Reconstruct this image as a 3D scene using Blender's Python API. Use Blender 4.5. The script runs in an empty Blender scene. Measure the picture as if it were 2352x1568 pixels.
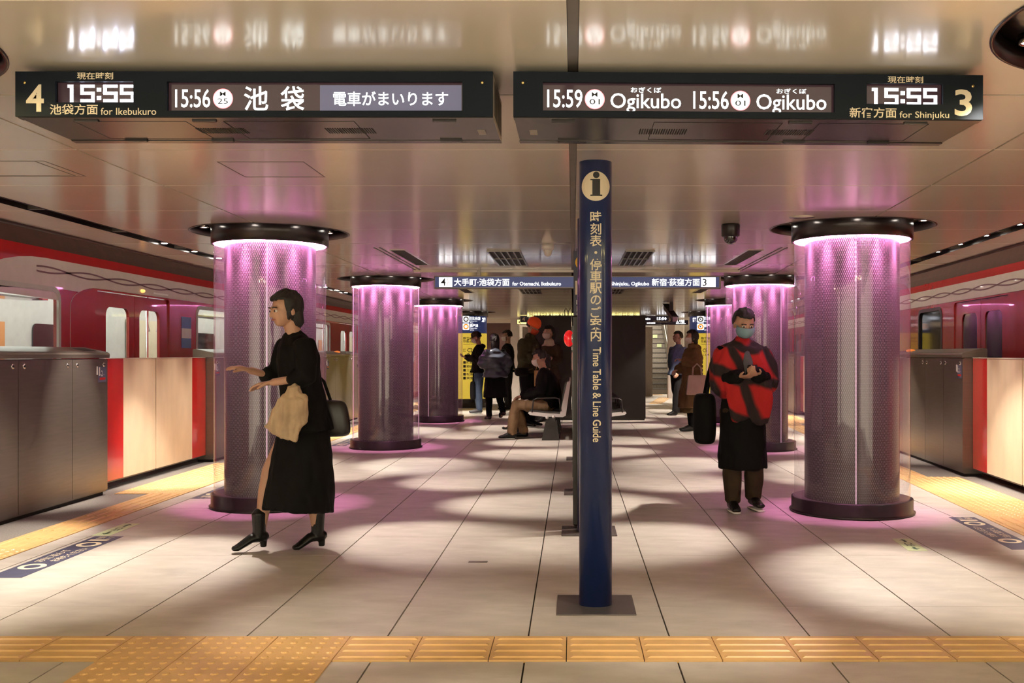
import bpy, bmesh, math, random
from mathutils import Vector, Matrix, noise
random.seed(7)
S = bpy.context.scene
COL = S.collection
PI = math.pi

# ------------------------------------------------------------------ camera, world, exposure
cd = bpy.data.cameras.new('camera'); cam = bpy.data.objects.new('camera', cd); COL.objects.link(cam)
cam.location = (0, 0, 1.2); cam.rotation_euler = (PI/2, 0, 0)
cd.sensor_width = 36; cd.lens = 36*2272/2352; cd.shift_x = -140/2352; cd.shift_y = 30/2352
cd.clip_start = .05; cd.clip_end = 120
S.camera = cam
S.view_settings.view_transform = 'Standard'; S.view_settings.look = 'None'
S.view_settings.gamma = 1; S.view_settings.use_curve_mapping = False
S.view_settings.exposure = EXPOSURE = 0.62
W = bpy.data.worlds.new('world'); S.world = W; W.use_nodes = True
bg = W.node_tree.nodes['Background']; bg.inputs[0].default_value = (1, .86, .63, 1); bg.inputs[1].default_value = WORLD_STR = 2.3
S.cycles.use_denoising = True
S.cycles.adaptive_threshold = .06; S.cycles.adaptive_min_samples = 16; S.cycles.max_bounces = 6; S.cycles.diffuse_bounces = 3; S.cycles.glossy_bounces = 3
S.cycles.transmission_bounces = 4; S.cycles.transparent_max_bounces = 18
S.cycles.caustics_reflective = False; S.cycles.caustics_refractive = False
S.cycles.sample_clamp_indirect = 4
CZ = 2.174            # ceiling height
SLOT_W = 110; DISC_W = 290; RING = 56; BEAM = 2.0
WARM = (1, .89, .76)
def spot(loc, target, power, size, blend=.6, col=WARM, rad=.03):
    l = bpy.data.lights.new('downlight', 'SPOT'); l.energy = power; l.spot_size = size; l.spot_blend = blend
    l.color = col; l.shadow_soft_size = rad
    o = bpy.data.objects.new('downlight', l); COL.objects.link(o); o.location = loc
    o.rotation_euler = (Vector(target)-Vector(loc)).to_track_quat('-Z', 'Y').to_euler()
    return o

# ------------------------------------------------------------------ materials
MATS = {}
def mat(name, col, rough=.5, metal=0., spec=.5, coat=0., nz=.0, ns=8., bump=0., bs=60., emis=None, es=0., stretch=(1,1,1), coatr=.03):
    if name in MATS: return MATS[name]
    m = bpy.data.materials.new(name); m.use_nodes = True; MATS[name] = m
    nt = m.node_tree; b = nt.nodes['Principled BSDF']
    b.inputs['Base Color'].default_value = (*col, 1); b.inputs['Roughness'].default_value = rough
    b.inputs['Metallic'].default_value = metal; b.inputs['Specular IOR Level'].default_value = spec
    b.inputs['Coat Weight'].default_value = coat; b.inputs['Coat Roughness'].default_value = coatr
    if emis: b.inputs['Emission Color'].default_value = (*emis, 1); b.inputs['Emission Strength'].default_value = es
    if nz or bump:
        tc = nt.nodes.new('ShaderNodeTexCoord'); mp = nt.nodes.new('ShaderNodeMapping'); mp.inputs['Scale'].default_value = stretch
        nt.links.new(tc.outputs['Object'], mp.inputs[0])
    if nz:
        n = nt.nodes.new('ShaderNodeTexNoise'); n.inputs['Scale'].default_value = ns; n.inputs['Detail'].default_value = 5
        nt.links.new(mp.outputs[0], n.inputs['Vector'])
        mr = nt.nodes.new('ShaderNodeMapRange'); mr.inputs[1].default_value = .3; mr.inputs[2].default_value = .7
        mr.inputs[3].default_value = 1-nz; mr.inputs[4].default_value = 1+nz
        nt.links.new(n.outputs[0], mr.inputs[0])
        mx = nt.nodes.new('ShaderNodeVectorMath'); mx.operation = 'SCALE'; mx.inputs[0].default_value = col
        nt.links.new(mr.outputs[0], mx.inputs['Scale']); nt.links.new(mx.outputs[0], b.inputs['Base Color'])
    if bump:
        n2 = nt.nodes.new('ShaderNodeTexNoise'); n2.inputs['Scale'].default_value = bs; n2.inputs['Detail'].default_value = 3
        nt.links.new(mp.outputs[0], n2.inputs['Vector'])
        bp = nt.nodes.new('ShaderNodeBump'); bp.inputs['Strength'].default_value = bump; bp.inputs['Distance'].default_value = .01
        nt.links.new(n2.outputs[0], bp.inputs['Height']); nt.links.new(bp.outputs[0], b.inputs['Normal'])
    return m
def glow(name, col, s):
    return mat(name, col, .5, emis=col, es=s)

M_tile = mat('floor_stone', (.50,.455,.405), .42, nz=.13, ns=3.5, bump=.06, bs=90, stretch=(1,2.2,1))
def stain(m):        # faint dark smears of dirt on the paving
    nt = m.node_tree; b = nt.nodes['Principled BSDF']; src = b.inputs['Base Color'].links[0].from_socket
    g = nt.nodes.new('ShaderNodeNewGeometry'); mp = nt.nodes.new('ShaderNodeMapping'); mp.inputs['Scale'].default_value = (1.6,3.4,1)
    nt.links.new(g.outputs['Position'], mp.inputs[0])
    n = nt.nodes.new('ShaderNodeTexNoise'); n.inputs['Scale'].default_value = 1.3; n.inputs['Detail'].default_value = 8; n.inputs['Roughness'].default_value = .7
    nt.links.new(mp.outputs[0], n.inputs['Vector'])
    r = nt.nodes.new('ShaderNodeMapRange'); r.inputs[1].default_value = .52; r.inputs[2].default_value = .72; r.inputs[3].default_value = 0; r.inputs[4].default_value = .3
    nt.links.new(n.outputs[0], r.inputs[0])
    mx = nt.nodes.new('ShaderNodeMixRGB'); mx.inputs[2].default_value = (.20,.15,.115,1)
    nt.links.new(r.outputs[0], mx.inputs[0]); nt.links.new(src, mx.inputs[1]); nt.links.new(mx.outputs[0], b.inputs['Base Color'])
stain(M_tile)
M_joint = mat('joint_grout', (.10,.085,.075), .9, nz=.2)
M_granite = mat('edge_granite', (.20,.18,.165), .6, nz=.3, ns=90)
M_yellow = mat('tactile_yellow', (.68,.42,.17), .38, nz=.10, ns=7, bump=.05)
M_ceil = mat('ceiling_enamel', (.86,.79,.66), .25, spec=.6, nz=.03, ns=2, coat=.85, coatr=.135)
M_dark = mat('dark_void', (.012,.010,.009), .8, nz=.2)
M_seam = mat('ceiling_seam', (.15,.13,.11), .5, nz=.1)
M_black = mat('black_metal', (.022,.018,.017), .32, metal=.3, nz=.15, ns=12)
M_collar = mat('collar_enamel', (.035,.026,.025), .28, metal=.35, nz=.1, ns=6)
M_steel = mat('brushed_steel', (.20,.175,.15), .33, metal=.85, nz=.06, ns=4, stretch=(1,1,14), bump=.02, bs=30)
M_chrome = mat('chrome', (.8,.8,.8), .12, metal=1, nz=.04)
M_red = mat('red_enamel', (.46,.013,.012), .22, nz=.06, coat=.4)
M_cream = mat('cream_laminate', (.66,.52,.36), .45, nz=.09, ns=5, stretch=(1,1,.4))
M_navy = mat('navy_enamel', (.006,.010,.016), .6, spec=.15, nz=.12, ns=5)
M_postblue = mat('post_blue', (.008,.020,.085), .3, spec=.35, nz=.08, coat=.35, coatr=.08)
M_signcream = mat('print_cream', (.72,.62,.44), .6, nz=.05)
M_printwhite = mat('print_white', (.8,.78,.74), .6, nz=.04)
M_printblack = mat('print_black', (.015,.014,.013), .5, nz=.1)
M_underside = mat('housing_underside', (.075,.062,.058), .24, metal=.6, nz=.06, stretch=(3,1,1))
M_screen = mat('screen_glass', (.035,.02,.024), .12, nz=.1, emis=(.10,.05,.06), es=.15)
M_led = glow('led_white', (.88,.90,1), 3.2)
M_lcd = glow('lcd_white', (.86,.95,1), 1.25)
M_whitelamp = glow('lamp_face', (1,.93,.82), 30)
M_signlit = glow('sign_lit', (.95,.97,1), 1.5)
M_maplit = glow('map_lit', (.9,.92,.95), .8)
M_navysticker = mat('floor_sticker_navy', (.055,.058,.105), .5, nz=.14, ns=14)
M_green = mat('sticker_green', (.62,.72,.42), .5, nz=.05)
M_glassw = mat('window_glass_dark', (.02,.02,.022), .06, nz=.1, spec=.8)
M_trainred = mat('train_red', (.40,.009,.009), .25, nz=.05, coat=.5)
M_trainwhite = mat('train_white', (.58,.49,.45), .3, nz=.05, coat=.3)
M_roof = mat('train_roof', (.05,.013,.009), .7, spec=.15, nz=.15)
M_yellowsign = glow('sign_yellow', (.86,.66,.10), .55)
M_stair = mat('stair_stone', (.26,.23,.20), .7, nz=.3, ns=60)

# ------------------------------------------------------------------ mesh helpers (everything is authored in world metres)
class MB:
    def __init__(s): s.v = []; s.f = []; s.m = []; s.sm = []
    def add(s, vs, fs, mi=0, smooth=False):
        o = len(s.v); s.v += [tuple(v) for v in vs]; s.f += [tuple(i+o for i in f) for f in fs]
        s.m += [mi]*len(fs); s.sm += [smooth]*len(fs); return s
    def box(s, a, b, mi=0, tf=None, bev=0):
        x0,y0,z0 = a; x1,y1,z1 = b
        if bev:
            e = bev
            pts = []
            for z, k in ((z0, e), (z0+e, 0), (z1-e, 0), (z1, e)):
                for (x, y) in ((x0+k+(e if 0 else 0), y0+k), (x1-k, y0+k), (x1-k, y1-k), (x0+k, y1-k)): pts.append((x, y, z))
            fs = [(3,2,1,0), (12,13,14,15)]
            for r in range(3):
                for i in range(4): j = (i+1) % 4; fs.append((r*4+i, r*4+j, r*4+4+j, r*4+4+i))
        else:
            pts = [(x0,y0,z0),(x1,y0,z0),(x1,y1,z0),(x0,y1,z0),(x0,y0,z1),(x1,y0,z1),(x1,y1,z1),(x0,y1,z1)]
            fs = [(0,3,2,1),(4,5,6,7),(0,1,5,4),(1,2,6,5),(2,3,7,6),(3,0,4,7)]
        if tf: pts = [tf(*p) for p in pts]
        return s.add(pts, fs, mi)
    def lathe(s, prof, c=(0,0,0), seg=64, mi=0, smooth=True, closed=False, axis='z'):
        n = len(prof); vs = []
        for i in range(seg):
            a = 2*PI*i/seg; ca, sa = math.cos(a), math.sin(a)
            for r, z in prof:
                if axis == 'z': vs.append((c[0]+r*ca, c[1]+r*sa, c[2]+z))
                elif axis == 'y': vs.append((c[0]+r*ca, c[1]+z, c[2]+r*sa))
                else: vs.append((c[0]+z, c[1]+r*ca, c[2]+r*sa))
        fs = []
        m = n if closed else n-1
        for i in range(seg):
            j = (i+1) % seg
            for k in range(m):
                l = (k+1) % n; fs.append((i*n+k, j*n+k, j*n+l, i*n+l))
        return s.add(vs, fs, mi, smooth)
    def disc(s, c, r, seg=24, axis='z', mi=0, th=0.004):
        return s.lathe([(0.0005, 0), (r, 0), (r, th), (0.0005, th)], c, seg, mi, False, True, axis)
    def prism(s, poly, ext, tf, mi=0):      # poly [(u,v)], ext (w0,w1); tf(u,v,w)
        n = len(poly)
        vs = [tf(u, v, ext[0]) for u, v in poly]+[tf(u, v, ext[1]) for u, v in poly]
        fs = [tuple(range(n-1, -1, -1)), tuple(range(n, 2*n))]+[(i, (i+1) % n, n+(i+1) % n, n+i) for i in range(n)]
        return s.add(vs, fs, mi)
    def tube(s, pts, rads, ref=(1,0,0), seg=12, mi=0, dome=True, hem=False):
        pts = [Vector(p) for p in pts]; rads = [(r, r) if not isinstance(r, (tuple, list)) else r for r in rads]
        if dome:
            d0 = (pts[0]-pts[1]).normalized(); d1 = (pts[-1]-pts[-2]).normalized()
            a0, b0 = rads[0]; a1, b1 = rads[-1]
            pts = [pts[0]+d0*min(a0,b0)*.6]+pts+([] if hem else [pts[-1]+d1*min(a1,b1)*.6])
            rads = [(a0*.45, b0*.45)]+rads+([] if hem else [(a1*.45, b1*.45)])
        n = len(pts); base = Vector(ref); vs = []; circ = all(abs(a-b) < 1e-6 for a, b in rads)
        u = None
        for i in range(n):
            t = (pts[min(i+1, n-1)]-pts[max(i-1, 0)]).normalized()
            if circ and u is not None: r0 = u-t*u.dot(t)
            else: r0 = base if abs(t.dot(base.normalized())) < .93 else Vector((0, 1, 0)) if abs(t.y) < .9 else Vector((0, 0, 1))
            if not circ and u is not None and abs(t.dot(base.normalized())) >= .93: r0 = u
            uu = (r0-t*r0.dot(t)).normalized()
            if u is not None and uu.dot(u) < 0: uu = -uu
            u = uu; w = t.cross(u)
            for k in range(seg):
                a = 2*PI*k/seg; vs.append(pts[i]+u*rads[i][0]*math.cos(a)+w*rads[i][1]*math.sin(a))
        fs = [tuple(range(seg-1, -1, -1)), tuple(range((n-1)*seg, n*seg))]
        for i in range(n-1):
            for k in range(seg):
                j = (k+1) % seg; fs.append((i*seg+k, i*seg+j, (i+1)*seg+j, (i+1)*seg+k))
        return s.add(vs, fs, mi, True)
    def ball(s, c, r, R=None, nu=16, nv=10, keep=None, mi=0):
        c = Vector(c); vs = []; fs = []
        for j in range(nv+1):
            ph = PI*j/nv
            for i in range(nu):
                th = 2*PI*i/nu; vs.append(Vector((r[0]*math.sin(ph)*math.cos(th), r[1]*math.sin(ph)*math.sin(th), r[2]*math.cos(ph))))
        for j in range(nv):
            for i in range(nu):
                k = (i+1) % nu; f = (j*nu+i, j*nu+k, (j+1)*nu+k, (j+1)*nu+i)
                if keep is None or keep((vs[f[0]]+vs[f[1]]+vs[f[2]]+vs[f[3]])/4): fs.append(f)
        if R: vs = [R@v for v in vs]
        return s.add([v+c for v in vs], fs, mi, True)
    def xf(s, fn): s.v = [tuple(fn(*v)) for v in s.v]; return s

WL = {}     # world location of the objects that parent others
def tag(o, label=None, cat=None, group=None, kind=None):
    if label: o['label'] = label
    if cat: o['category'] = cat
    if group: o['group'] = group
    if kind: o['kind'] = kind
    return o
def thing(name, loc, label, cat, group=None, kind=None):
    o = bpy.data.objects.new(name, None); COL.objects.link(o); o.location = loc; o.empty_display_size = .1
    WL[o.name] = Vector(loc); return tag(o, label, cat, group, kind)
def link(name, me, parent, origin=None):
    o = bpy.data.objects.new(name, me); COL.objects.link(o)
    if parent: o.parent = parent
    if origin is not None: o.location = origin
    return o
def ob(name, mb, mats, parent=None, fix=True, weld=0, smooth_all=False, **kw):
    if not isinstance(mats, (list, tuple)): mats = [mats]
    me = bpy.data.meshes.new(name)
    vs = [Vector(v) for v in mb.v]
    if parent is not None: org = WL[parent.name]
    else:
        xs = [v.x for v in vs]; ys = [v.y for v in vs]; zs = [v.z for v in vs]
        org = Vector(((min(xs)+max(xs))/2, (min(ys)+max(ys))/2, min(zs)))
    me.from_pydata([v-org for v in vs], [], mb.f)
    for m in mats: me.materials.append(m)
    me.polygons.foreach_set('material_index', mb.m); me.polygons.foreach_set('use_smooth', [x or smooth_all for x in mb.sm])
    if fix or weld:
        b = bmesh.new(); b.from_mesh(me)
        if weld: bmesh.ops.remove_doubles(b, verts=b.verts, dist=weld)
        if fix: bmesh.ops.recalc_face_normals(b, faces=b.faces)
        b.to_mesh(me); b.free()
    me.update()
    o = link(name, me, parent, None if parent is not None else org)
    WL[o.name] = org.copy()
    tag(o, **kw)
    return o
def struct(name, mb, mats, parent=None, **kw):
    return ob(name, mb, mats, parent, kind=None if parent else 'structure', **kw)
def copy_tree(o, loc, label=None, rz=None):
    def cp(x, par):
        c = x.copy(); COL.objects.link(c); c.parent = par
        for ch in list(x.children): cp(ch, c)
        return c
    c = cp(o, None); c.location = loc
    if label: c['label'] = label
    if rz is not None: c.rotation_euler.z = rz
    return c
def baked(mb, mods, smooth=True):
    me = bpy.data.meshes.new('tmp'); me.from_pydata([Vector(v) for v in mb.v], [], mb.f)
    b = bmesh.new(); b.from_mesh(me); bmesh.ops.recalc_face_normals(b, faces=b.faces); b.to_mesh(me); b.free()
    o = bpy.data.objects.new('tmp', me); COL.objects.link(o)
    for t, kw in mods:
        m = o.modifiers.new('m', t)
        for k, v in kw.items(): setattr(m, k, v)
    r = bpy.data.meshes.new_from_object(o.evaluated_get(bpy.context.evaluated_depsgraph_get()))
    out = MB(); out.v = [tuple(v.co) for v in r.vertices]; out.f = [tuple(p.vertices) for p in r.polygons]
    out.m = [0]*len(out.f); out.sm = [smooth]*len(out.f)
    bpy.data.objects.remove(o); bpy.data.meshes.remove(me); bpy.data.meshes.remove(r)
    return out
def remesh(mb, vox, it=3):
    return baked(mb, [('REMESH', dict(mode='VOXEL', voxel_size=vox)), ('SMOOTH', dict(factor=.5, iterations=it))])

# ------------------------------------------------------------------ lettering
GL = {}
def glyphs(s, bold=0, res=2):
    k = (s, bold, res)
    if k not in GL:
        c = bpy.data.curves.new('t', 'FONT'); c.body = s; c.resolution_u = res; c.offset = bold
        o = bpy.data.objects.new('t', c); COL.objects.link(o)
        me = bpy.data.meshes.new_from_object(o.evaluated_get(bpy.context.evaluated_depsgraph_get()))
        v = [(p.co.x, p.co.y) for p in me.vertices]; f = [tuple(p.vertices) for p in me.polygons]
        bpy.data.objects.remove(o); bpy.data.meshes.remove(me); GL[k] = (v, f)
    return GL[k]
def fine_glyphs(s, bold, res):
    k = (s, bold, res, 'fine')
    if k not in GL:
        v, f = glyphs(s, bold, res); b = bmesh.new(); vv = [b.verts.new((x, y, 0)) for x, y in v]
        for q in f:
            try: b.faces.new([vv[i] for i in q])
            except ValueError: pass
        bmesh.ops.triangulate(b, faces=b.faces)
        for _ in range(2):
            e = [e for e in b.edges if e.calc_length() > .16]
            if e: bmesh.ops.subdivide_edges(b, edges=e, cuts=1); bmesh.ops.triangulate(b, faces=b.faces)
        b.verts.index_update(); GL[k] = ([(p.co.x, p.co.y) for p in b.verts], [tuple(p.index for p in q.verts) for q in b.faces]); b.free()
    return GL[k]
def put(mb, s, box, fn, bold=0, res=2, mi=0, mode='fit', fine=False):
    """lay the word s into box (u0,v0,u1,v1); fn maps (u,v) to a world point"""
    v, f = (fine_glyphs if fine else glyphs)(s, bold, res)
    if not v: return
    x0 = min(p[0] for p in v); x1 = max(p[0] for p in v); y0 = min(p[1] for p in v); y1 = max(p[1] for p in v)
    u0, v0, u1, v1 = box
    if mode == 'fit': vs = [fn(u0+(x-x0)/(x1-x0)*(u1-u0), v0+(y-y0)/(y1-y0)*(v1-v0)) for x, y in v]
    else:
        k = mode; cu = (u0+u1)/2; cv = (v0+v1)/2
        vs = [fn(cu+(x-(x0+x1)/2)*k, cv+(y-(y0+y1)/2)*k) for x, y in v]
    mb.add(vs, f, mi)
def rbox(x0, y0, x1, y1, r, n=5):
    p = []
    for cx, cy, a0 in ((x1-r, y1-r, 0), (x0+r, y1-r, 90), (x0+r, y0+r, 180), (x1-r, y0+r, 270)):
        for i in range(n+1):
            a = math.radians(a0+90*i/n); p.append((cx+r*math.cos(a), cy+r*math.sin(a)))
    return p
def holed(outer, holes, depth, fn):
    """flat plate with holes, thickness along w; fn(u,v,w)"""
    c = bpy.data.curves.new('h', 'CURVE'); c.dimensions = '2D'; c.fill_mode = 'BOTH'; c.extrude = depth/2
    for poly in [outer]+holes:
        sp = c.splines.new('POLY'); sp.points.add(len(poly)-1); sp.use_cyclic_u = True
        for p, (x, y) in zip(sp.points, poly): p.co = (x, y, 0, 1)
    o = bpy.data.objects.new('h', c); COL.objects.link(o)
    me = bpy.data.meshes.new_from_object(o.evaluated_get(bpy.context.evaluated_depsgraph_get()))
    mb = MB().add([fn(v.co.x, v.co.y, v.co.z) for v in me.vertices], [tuple(p.vertices) for p in me.polygons])
    bpy.data.objects.remove(o); bpy.data.meshes.remove(me); return mb

# lines the station is laid out on: left edge straight, right edge opening by 6 cm per metre
GL_L = lambda s, d, z: (-4.0-d, s, z)                   # face line of the left gates, d metres towards the track
GL_R = lambda s, d, z: (3.25+.06*s+d, s, z)             # face line of the right gates
# ================================================================== THE SETTING
# floor: base slab, stone tiles, granite edges
YF0, YF1 = -2.0, 40.0
m = MB(); m.prism([(-4.45,YF0),(3.70+.06*YF0,YF0),(3.70+.06*YF1,YF1),(-4.45,YF1)], (-1.1,-.012), lambda u,v,w: (u,v,w))
floor = struct('floor', m, M_joint)
L_IN, R_IN = -3.345, 2.59          # inner edge of the tactile strips (right: + .06*Y)
tiles = []; cols = [-3.345]+[-.19+.6*k for k in range(-5, 9)]
rows = []
y = 4.716-.6*0; 
ys = [-1.9+.6*k for k in range(10)]
ys = [y for y in ys if y < 3.3]+[3.3, 3.866]
rows = [(a, b) for a, b in zip(ys[:-1], ys[1:]) if b <= 3.87]
rows += [(4.20, 4.716)]+[(4.716+.6*k, 4.716+.6*(k+1)) for k in range(0, 42)]
shared = {}; far = MB(); ntile = 0
for ri, (y0, y1) in enumerate(rows):
    for a, b in zip(cols[:-1], cols[1:]):
        gx, gy = .0035, .0016
        lim = lambda yy: R_IN+.06*yy
        if a > lim(y1): continue
        x0, x1 = a+gx, b-gx; xa, xb = min(x1, lim(y0)), min(x1, lim(y1))
        if xa-x0 < .02: continue
        if y0 < 3.95 and 0: continue
        if y1 > 3.3 and y0 < 3.9 and x0 > -1.9 and x1 < -.9+.1 and 0: continue
        poly = [(x0, y0+gy), (xa, y0+gy), (xb, y1-gy), (x0, y1-gy)]
        full = abs(xa-x1) < 1e-6 and abs(xb-x1) < 1e-6
        near = 3.0 < y0 < 17.2 and ntile < 262
        if not near:
            far.prism(poly, (-.012, 0), lambda u, v, w: (u, v, w)); continue
        key = (round(x1-x0, 3), round(y1-y0, 3)) if full else None
        cx, cy = x0, y0
        if key and key in shared: me = shared[key]
        else:
            t = MB().prism([(u-cx, v-cy) for u, v in poly], (-.012, 0), lambda u, v, w: (u, v, w))
            me = bpy.data.meshes.new('tile'); me.from_pydata(t.v, [], t.f); me.materials.append(M_tile); me.update()
            if key: shared[key] = me
        o = link('tile', me, floor, Vector((cx, cy, 0))-WL[floor.name]); ntile += 1
ob('tile', far, M_tile, floor, kind='stuff')

# tactile tiles
def tactile_mesh(kind, w=.302, d=.302, ang=0):
    b = MB(); b.box((-w/2, -d/2, -.010), (w/2, d/2, .002))
    if kind == 'dot':
        for i in range(5):
            for j in range(5):
                x = (i-2)*w/5; yy = (j-2)*d/5
                b.lathe([(.0165, .002), (.0115, .0062), (.0005, .0066)], (x, yy, 0), 8, smooth=False)
    else:
        for j in range(4):
            yy = (j-1.5)*d/4; hw = .013; ht = .0055; L = w/2-.012
            b.add([(-L,yy-hw,.002),(L,yy-hw,.002),(L,yy+hw,.002),(-L,yy+hw,.002),
                   (-L+.012,yy-hw*.6,ht+.002),(L-.012,yy-hw*.6,ht+.002),(L-.012,yy+hw*.6,ht+.002),(-L+.012,yy+hw*.6,ht+.002)],
                  [(4,5,6,7),(0,1,5,4),(1,2,6,5),(2,3,7,6),(3,0,4,7)])
    if ang: b.xf(lambda x, y, z: (-y, x, z))
    me = bpy.data.meshes.new('tile'); me.from_pydata([Vector(v) for v in b.v], [], b.f); me.materials.append(M_yellow)
    me.update(); return me
T_dot = tactile_mesh('dot'); T_barx = tactile_mesh('bar', .302, .330); T_bary = tactile_mesh('bar', .302, .302, 1)
T_dot_big = tactile_mesh('dot', .302, .330)
def strip_thing(loc, label):
    return thing('tactile_paving', loc, label, 'tactile paving', None, 'structure')
cross = strip_thing((0, 4.03, 0), 'yellow tactile paving strip crossing the front of the floor')
for k in range(-9, 13):
    xc = -.026+.3056*(k+.5)
    dot = k in (-6, -5, -4)
    link('tile', T_dot_big if dot else T_barx, cross, (xc, .003, .004))
    if dot: link('tile', T_dot_big, cross, (xc, -.331, .004)); link('tile', T_dot_big, cross, (xc, -.665, .004))
# longitudinal strips, one per side: single bars, double-width warning dots at each gate opening
def long_strip(side):
    t = strip_thing((-3.5 if side < 0 else 3.0, 8, 0), 'yellow tactile strip along the %s gates' % ('4 side' if side < 0 else '3 side'))
    org = WL[t.name]; ang = 0 if side < 0 else -math.atan(.06)
    y = 3.93+.302*.5 if side > 0 else 4.43
    more = MB(); n = 0
    while y < 26:
        ph = (y-8.47) % 5.0 if side < 0 else (y-7.2) % 5.0
        door = ph < 2.53
        for c in range(2 if door else 1):
            d = -.502+.302*c if c else -.502
            if side < 0: x = -3.345-.151-.302*c
            else: x = R_IN+.151+.06*y+.302*c
            o = link('tile', T_dot if door else T_bary, t, Vector((x, y, .002))-org); o.rotation_euler.z = ang
        y += .3025
for s in (-1, 1): long_strip(s)
# granite edges beside the strips
for side in (-1, 1):
    m = MB(); P = (lambda u,v,w: (u,v,w))
    if side < 0: m.prism([(-4.44,YF0),(-3.35,YF0),(-3.35,YF1),(-4.44,YF1)], (-.012,-.001), P)
    else: m.prism([(R_IN+.06*YF0,YF0),(3.69+.06*YF0,YF0),(3.69+.06*YF1,YF1),(R_IN+.06*YF1,YF1)], (-.012,-.001), P)
    ob('granite_edge', m, M_granite, floor)

# track beds, tunnel walls, far wall
m = MB().box((-9, YF0, -1.3), (-4.45, YF1+2, -1.1)); struct('trackbed_floor', m, M_dark)
m = MB().box((3.3, YF0, -1.3), (11, YF1+2, -1.1)); struct('trackbed_floor', m, M_dark)
m = MB().box((-9.2, YF0, -1.3), (-9, YF1+2, 3.2)); struct('wall_left', m, mat('tunnel_wall', (.10,.08,.07), .8, nz=.2))
m = MB().box((10.8, YF0, -1.3), (11, YF1+2, 3.2)); struct('wall_right', m, mat('tunnel_wall', (.10,.08,.07)))
m = MB().box((-9, YF1, -1.3), (11, YF1+.2, 5)); struct('wall_back', m, mat('far_wall', (.34,.28,.24), .6, nz=.1))
m = MB().box((-9, YF0, 3.0), (-4.2, YF1, 3.2)); struct('tunnel_roof_left', m, M_dark)
m = MB().prism([(3.5,YF0),(11,YF0),(11,YF1),(5.9,YF1)], (3.0,3.2), lambda u,v,w:(u,v,w)); struct('tunnel_roof_right', m, M_dark)

# light columns: positions first, the ceiling is cut around them
COLS = [(-2.42,7.92),(-2.42,12.8),(-2.42,17.8),(-2.40,22.7),(2.14,7.60),(2.38,12.6),(2.81,17.7),(3.10,22.7),(1.87,2.85),(-2.42,3.0)]
RH = .615
# ceiling panels
ceiling = MB().prism([(-4.11,YF0),(3.38+.06*YF0,YF0),(3.38+.06*29,29),(-4.11,29)], (CZ+.10,CZ+.14), lambda u,v,w:(u,v,w))
ceiling = struct('ceiling', ceiling, M_dark)
lines = [lambda y:-4.11, lambda y:-3.665, lambda y:-3.535, lambda y:-2.36, lambda y:-.012, lambda y:.012, lambda y:1.72+.06*y,
         lambda y:2.885+.06*y, lambda y:3.015+.06*y, lambda y:3.38+.06*y]
cells = [(0,1),(2,3),(3,4),(5,6),(6,7),(8,9)]
ry = [3.713+.996*k for k in range(-8, 25)]; ry = [YF0]+[v for v in ry if v > YF0+.2]+[29.0]
cutters = []
for cx, cy in COLS:
    me = bpy.data.meshes.new('cut'); b = MB().lathe([(0.0,0),(RH,0),(RH,.4),(0.0,.4)], (cx,cy,CZ-.2), 96, smooth=False)
    me.from_pydata([Vector(v) for v in b.v], [], b.f); bb = bmesh.new(); bb.from_mesh(me)
    bmesh.ops.remove_doubles(bb, verts=bb.verts, dist=1e-5); bmesh.ops.recalc_face_normals(bb, faces=bb.faces); bb.to_mesh(me); bb.free()
    o = bpy.data.objects.new('cut', me); COL.objects.link(o); cutters.append(o)
for a, b_ in zip(ry[:-1], ry[1:]):
    for i, j in cells:
        g = .006
        poly = [(lines[i](a)+g, a+g), (lines[j](a)-g, a+g), (lines[j](b_)-g, b_-g), (lines[i](b_)+g, b_-g)]
        pm = MB().prism(poly, (CZ, CZ+.02), lambda u,v,w:(u,v,w))
        hit = [c for c, (cx, cy) in zip(cutters, COLS) if poly[0][0]-.1 < cx+RH and poly[1][0]+.2 > cx-RH and a < cy+RH and b_ > cy-RH]
        if hit: pm = baked(pm, [('BOOLEAN', dict(operation='DIFFERENCE', object=c, solver='EXACT')) for c in hit], False)
        if pm.f: ob('panel', pm, M_ceil, ceiling)
for c in cutters: bpy.data.objects.remove(c)
# centre groove liner
m = MB().box((-.0165, 2, CZ+.004), (.0165, 11.4, CZ+.016)); ob('groove', m, M_seam, ceiling)
# access hatches: a fine raised lip on the panels
def hatch(x0, y0, x1, y1):
    m = MB(); w = .006
    for a, b in (((x0,y0),(x1,y0+w)), ((x0,y1-w),(x1,y1)), ((x0,y0),(x0+w,y1)), ((x1-w,y0),(x1,y1))):
        m.box((a[0], a[1], CZ-.0015), (b[0], b[1], CZ+.001))
    ob('hatch_rim', m, M_seam, ceiling)
hatch(-4.04, 5.40, -2.66, 4.98); hatch(-1.81, 5.02, -1.345, 5.42) if 0 else hatch(-1.80, 5.0, -1.36, 5.43)
# access hatch on the first bay
hatch(-3.5, 4.98, -2.71, 5.39)
# edge fascias above the tracks
m = MB().box((-4.16, YF0, CZ-.012), (-4.112, 29, CZ+.5)); struct('trim_1', m, mat('fascia_brown', (.06,.035,.028), .5, nz=.1))
R = lambda y: 3.38+.06*y
m = MB().prism([(R(YF0)+.003,YF0),(R(YF0)+.04,YF0),(R(29)+.04,29),(R(29)+.003,29)], (CZ-.012,CZ+.3), lambda u,v,w:(u,v,w)); struct('trim_2', m, mat('fascia_brown', (.06,.035,.028)))
m = MB().prism([(R(YF0)+.05,YF0),(R(YF0)+.2,YF0),(R(29)+.2,29),(R(29)+.05,29)], (CZ+.03,CZ+.14), lambda u,v,w:(u,v,w)); struct('trim_3', m, mat('duct_blue', (.08,.17,.30), .5, nz=.1))

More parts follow.
